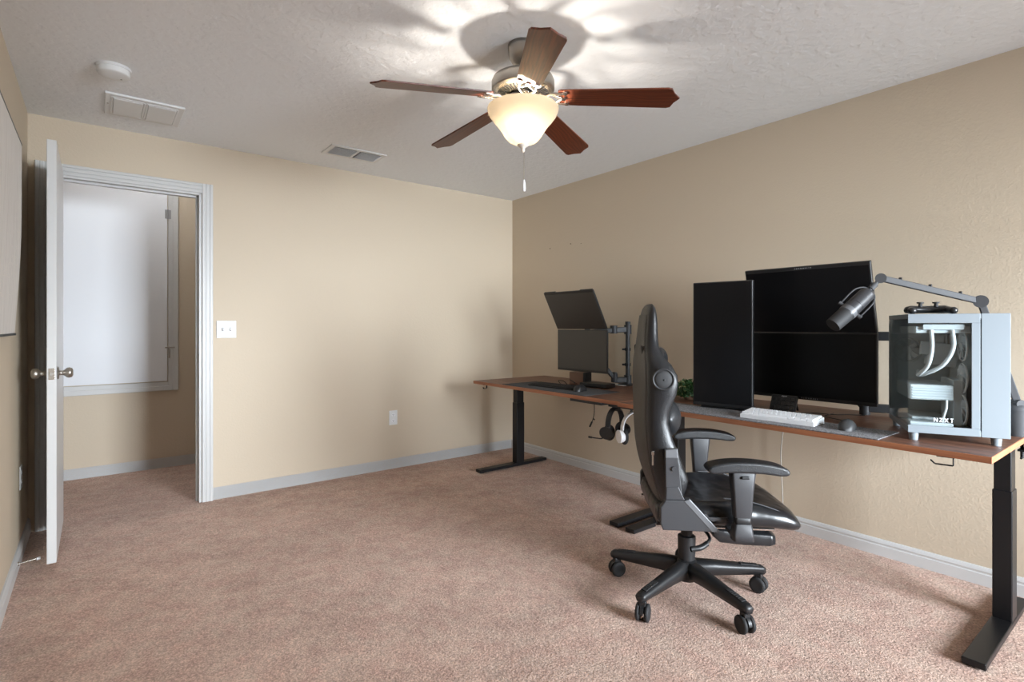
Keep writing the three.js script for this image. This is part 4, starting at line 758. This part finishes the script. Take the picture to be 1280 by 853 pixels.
  // recline brackets
  for (const s of [-1, 1]) {
    const z = s * 0.262;
    const br = mesh('hinge_cover', at(extrude([[-0.155, 0.385], [0.055, 0.383], [0.045, 0.405], [0.012, 0.435], [-0.02, 0.47], [-0.055, 0.505], [-0.145, 0.505], [-0.165, 0.475], [-0.165, 0.41]], 0.03, 0.004), 0, 0, z), M.greyPlastic, t);
    br.userData.label = 'grey plastic hinge cover';
    mesh('cover_rim', at(extrude([[-0.052, 0.512], [0.062, 0.39], [0.058, 0.382], [0.034, 0.384], [-0.075, 0.503]], 0.034, 0.003), 0, 0, z), M.greyPlasticLight, br);
    mesh('bracket_upright', at(extrude([[-0.142, 0.50], [-0.146, 0.70], [-0.098, 0.70], [-0.076, 0.50]], 0.022, 0.003), 0, 0, z - s * 0.004), M.greyPlastic, br);
    mesh('bracket_cap', at(extrude([[-0.145, 0.672], [-0.145, 0.704], [-0.098, 0.71], [-0.094, 0.672]], 0.024, 0.003), 0, 0, z - s * 0.003), M.greyPlasticLight, br);
    mesh('bracket_collar', at(extrude([[-0.144, 0.506], [-0.142, 0.555], [-0.094, 0.558], [-0.07, 0.506]], 0.026, 0.003), 0, 0, z - s * 0.003), M.greyPlastic, br);
    mesh('recline_bolt', [at(cyl(0.009, 0.009, 0.012, 16), -0.112, 0.63, z + s * 0.008, Math.PI / 2)], M.greyPlastic, br);
  }
  const lev = mesh('recline_lever', [at(extrude([[0.02, 0.442], [0.095, 0.442], [0.1, 0.425], [0.085, 0.428], [0.07, 0.424], [0.055, 0.429], [0.04, 0.424], [0.022, 0.43]], 0.012, 0.003), 0, 0, 0.272), at(cyl(0.016, 0.016, 0.03, 20), 0.005, 0.44, 0.262, Math.PI / 2)], M.greyPlastic, t);
  mesh('zip_pull', [rbox(0.008, 0.06, 0.006, 0.002).translate(-0.187, 0.66, 0.226), rbox(0.012, 0.014, 0.008, 0.002).translate(-0.187, 0.68, 0.227)], M.chrome, t);
  // arms
  for (const s of [-1, 1]) {
    const z = s * 0.315;
    const arm = mesh('armrest', at(extrude([[0.0, 0.65], [0.014, 0.664], [0.06, 0.676], [0.12, 0.681], [0.19, 0.679], [0.25, 0.671], [0.288, 0.66], [0.301, 0.647], [0.296, 0.634], [0.27, 0.63], [0.2, 0.637], [0.10, 0.639], [0.03, 0.633], [0.006, 0.638]], 0.085, 0.009, true, 4), 0, 0, z), M.leatherSide, t);
    const post = (levels, zz) => loft(levels.map(([y, x0, x1, d]) => [[x0, y, zz - d], [x1, y, zz - d], [x1, y, zz + d], [x0, y, zz + d]].map((p, i) => p)).map(q => { const r = []; for (let i = 0; i < 4; i++) { const a = q[i], b = q[(i + 1) % 4]; for (const k of [0.12, 0.88]) r.push(a.map((v, j) => v + (b[j] - v) * k)); } return r; }));
    mesh('arm_post', post([[0.462, 0.105, 0.168, 0.02], [0.56, 0.098, 0.174, 0.022], [0.645, 0.09, 0.183, 0.028]].reverse(), z), M.greyPlastic, arm);
    mesh('arm_collar', post([[0.436, 0.108, 0.166, 0.019], [0.464, 0.108, 0.166, 0.019]].reverse(), z), M.blackPlastic, arm);
    mesh('arm_socket', [post([[0.372, 0.098, 0.176, 0.026], [0.395, 0.098, 0.174, 0.026], [0.437, 0.106, 0.168, 0.023]].reverse(), z), rb(0.105, 0.165, 0.372, 0.385, Math.min(s * 0.12, z), Math.max(s * 0.12, z), 0.003)], M.greyPlastic, arm);
    mesh('height_button', rbox(0.03, 0.012, 0.012, 0.004).translate(0.14, 0.62, z + s * 0.028), M.blackPlastic, arm);
  }
  // lift and star base
  mesh('gas_lift', [rod([0, 0.25, 0], [0, 0.36, 0], 0.025, 24)], M.blackMetal, t);
  mesh('lift_cover', lathe([[0.0, 0.075], [0.03, 0.075], [0.034, 0.15], [0.038, 0.2], [0.0385, 0.262], [0.034, 0.265], [0, 0.265]], 32), M.blackPlastic, t);
  mesh('height_lever', [tube([[0.02, 0.345, 0.05], [0.05, 0.33, 0.16], [0.045, 0.322, 0.2], [0.0, 0.31, 0.235], [-0.04, 0.3, 0.245]], 0.0065, 24, 10), tube([[-0.04, 0.3, 0.245], [0.0, 0.305, 0.238], [0.03, 0.315, 0.22]], 0.011, 16, 12)], M.blackPlastic, t);
  mesh('star_hub', lathe([[0, 0.07], [0.042, 0.07], [0.05, 0.09], [0.048, 0.14], [0.04, 0.16], [0, 0.16]], 32), M.blackPlastic, t);
  const world = [-108.6, 176.5, 105, 34.2, -36.9], swivel = [20, 70, 110, 140, 200];
  world.forEach((wa, i) => {
    const a = D(wa - 42.8), R = new THREE.Matrix4().makeRotationY(-a);
    const sec = (x, y0, y1, w0, w1) => [[x, y0, -w0], [x, y0, w0], [x, (y0 * 0.35 + y1 * 0.65), w1 + 0.002], [x, y1, w1 * 0.6], [x, y1, -w1 * 0.6], [x, (y0 * 0.35 + y1 * 0.65), -w1 - 0.002]];
    const leg = mesh('star_leg', [loft([sec(0.02, 0.085, 0.157, 0.02, 0.032), sec(0.12, 0.088, 0.147, 0.018, 0.03), sec(0.30, 0.084, 0.124, 0.014, 0.023), sec(0.345, 0.082, 0.119, 0.013, 0.021), sec(0.358, 0.086, 0.112, 0.011, 0.017)].map(r => r.reverse()))].map(g => g.applyMatrix4(R)), M.blackPlastic, t);
    const pad = []; pad.push(at(rbox(0.085, 0.004, 0.026, 0.0015), 0.285, 0.1275, 0, 0, 0, -D(7)).applyMatrix4(R)); for (let k = 0; k < 5; k++) pad.push(at(rbox(0.005, 0.003, 0.022, 0.001), 0.262 + k * 0.011, 0.1315 - k * 0.0012, 0, 0, 0, -D(7)).applyMatrix4(R));
    mesh('leg_tread', pad, M.rubber, leg);
    const cx = Math.cos(a) * 0.332, cz = Math.sin(a) * 0.332, q = D(swivel[i]);
    const cm = new THREE.Matrix4().makeTranslation(cx, 0, cz).multiply(new THREE.Matrix4().makeRotationY(q));
    const caster = mesh('caster', [rod([0, 0.04, 0], [0, 0.09, 0], 0.008), new THREE.CylinderGeometry(0.0335, 0.0335, 0.014, 24, 1, false, 0, Math.PI).rotateX(Math.PI / 2).rotateZ(Math.PI / 2).translate(0.0, 0.0385, 0), rb(-0.016, 0.016, 0.06, 0.086, -0.014, 0.014, 0.004)].map(g => g.applyMatrix4(cm)), M.blackPlastic, t);
    for (const s of [-1, 1]) mesh('wheel', [at(lathe([[0, -0.01], [0.026, -0.01], [0.034, -0.006], [0.0355, 0], [0.034, 0.006], [0.026, 0.0095], [0.02, 0.008], [0, 0.008]], 28), 0, 0.0355, s * 0.0185, s * Math.PI / 2)].map(g => g.applyMatrix4(cm)), M.rubber, caster);
  });
}

renderer.render(scene, camera);
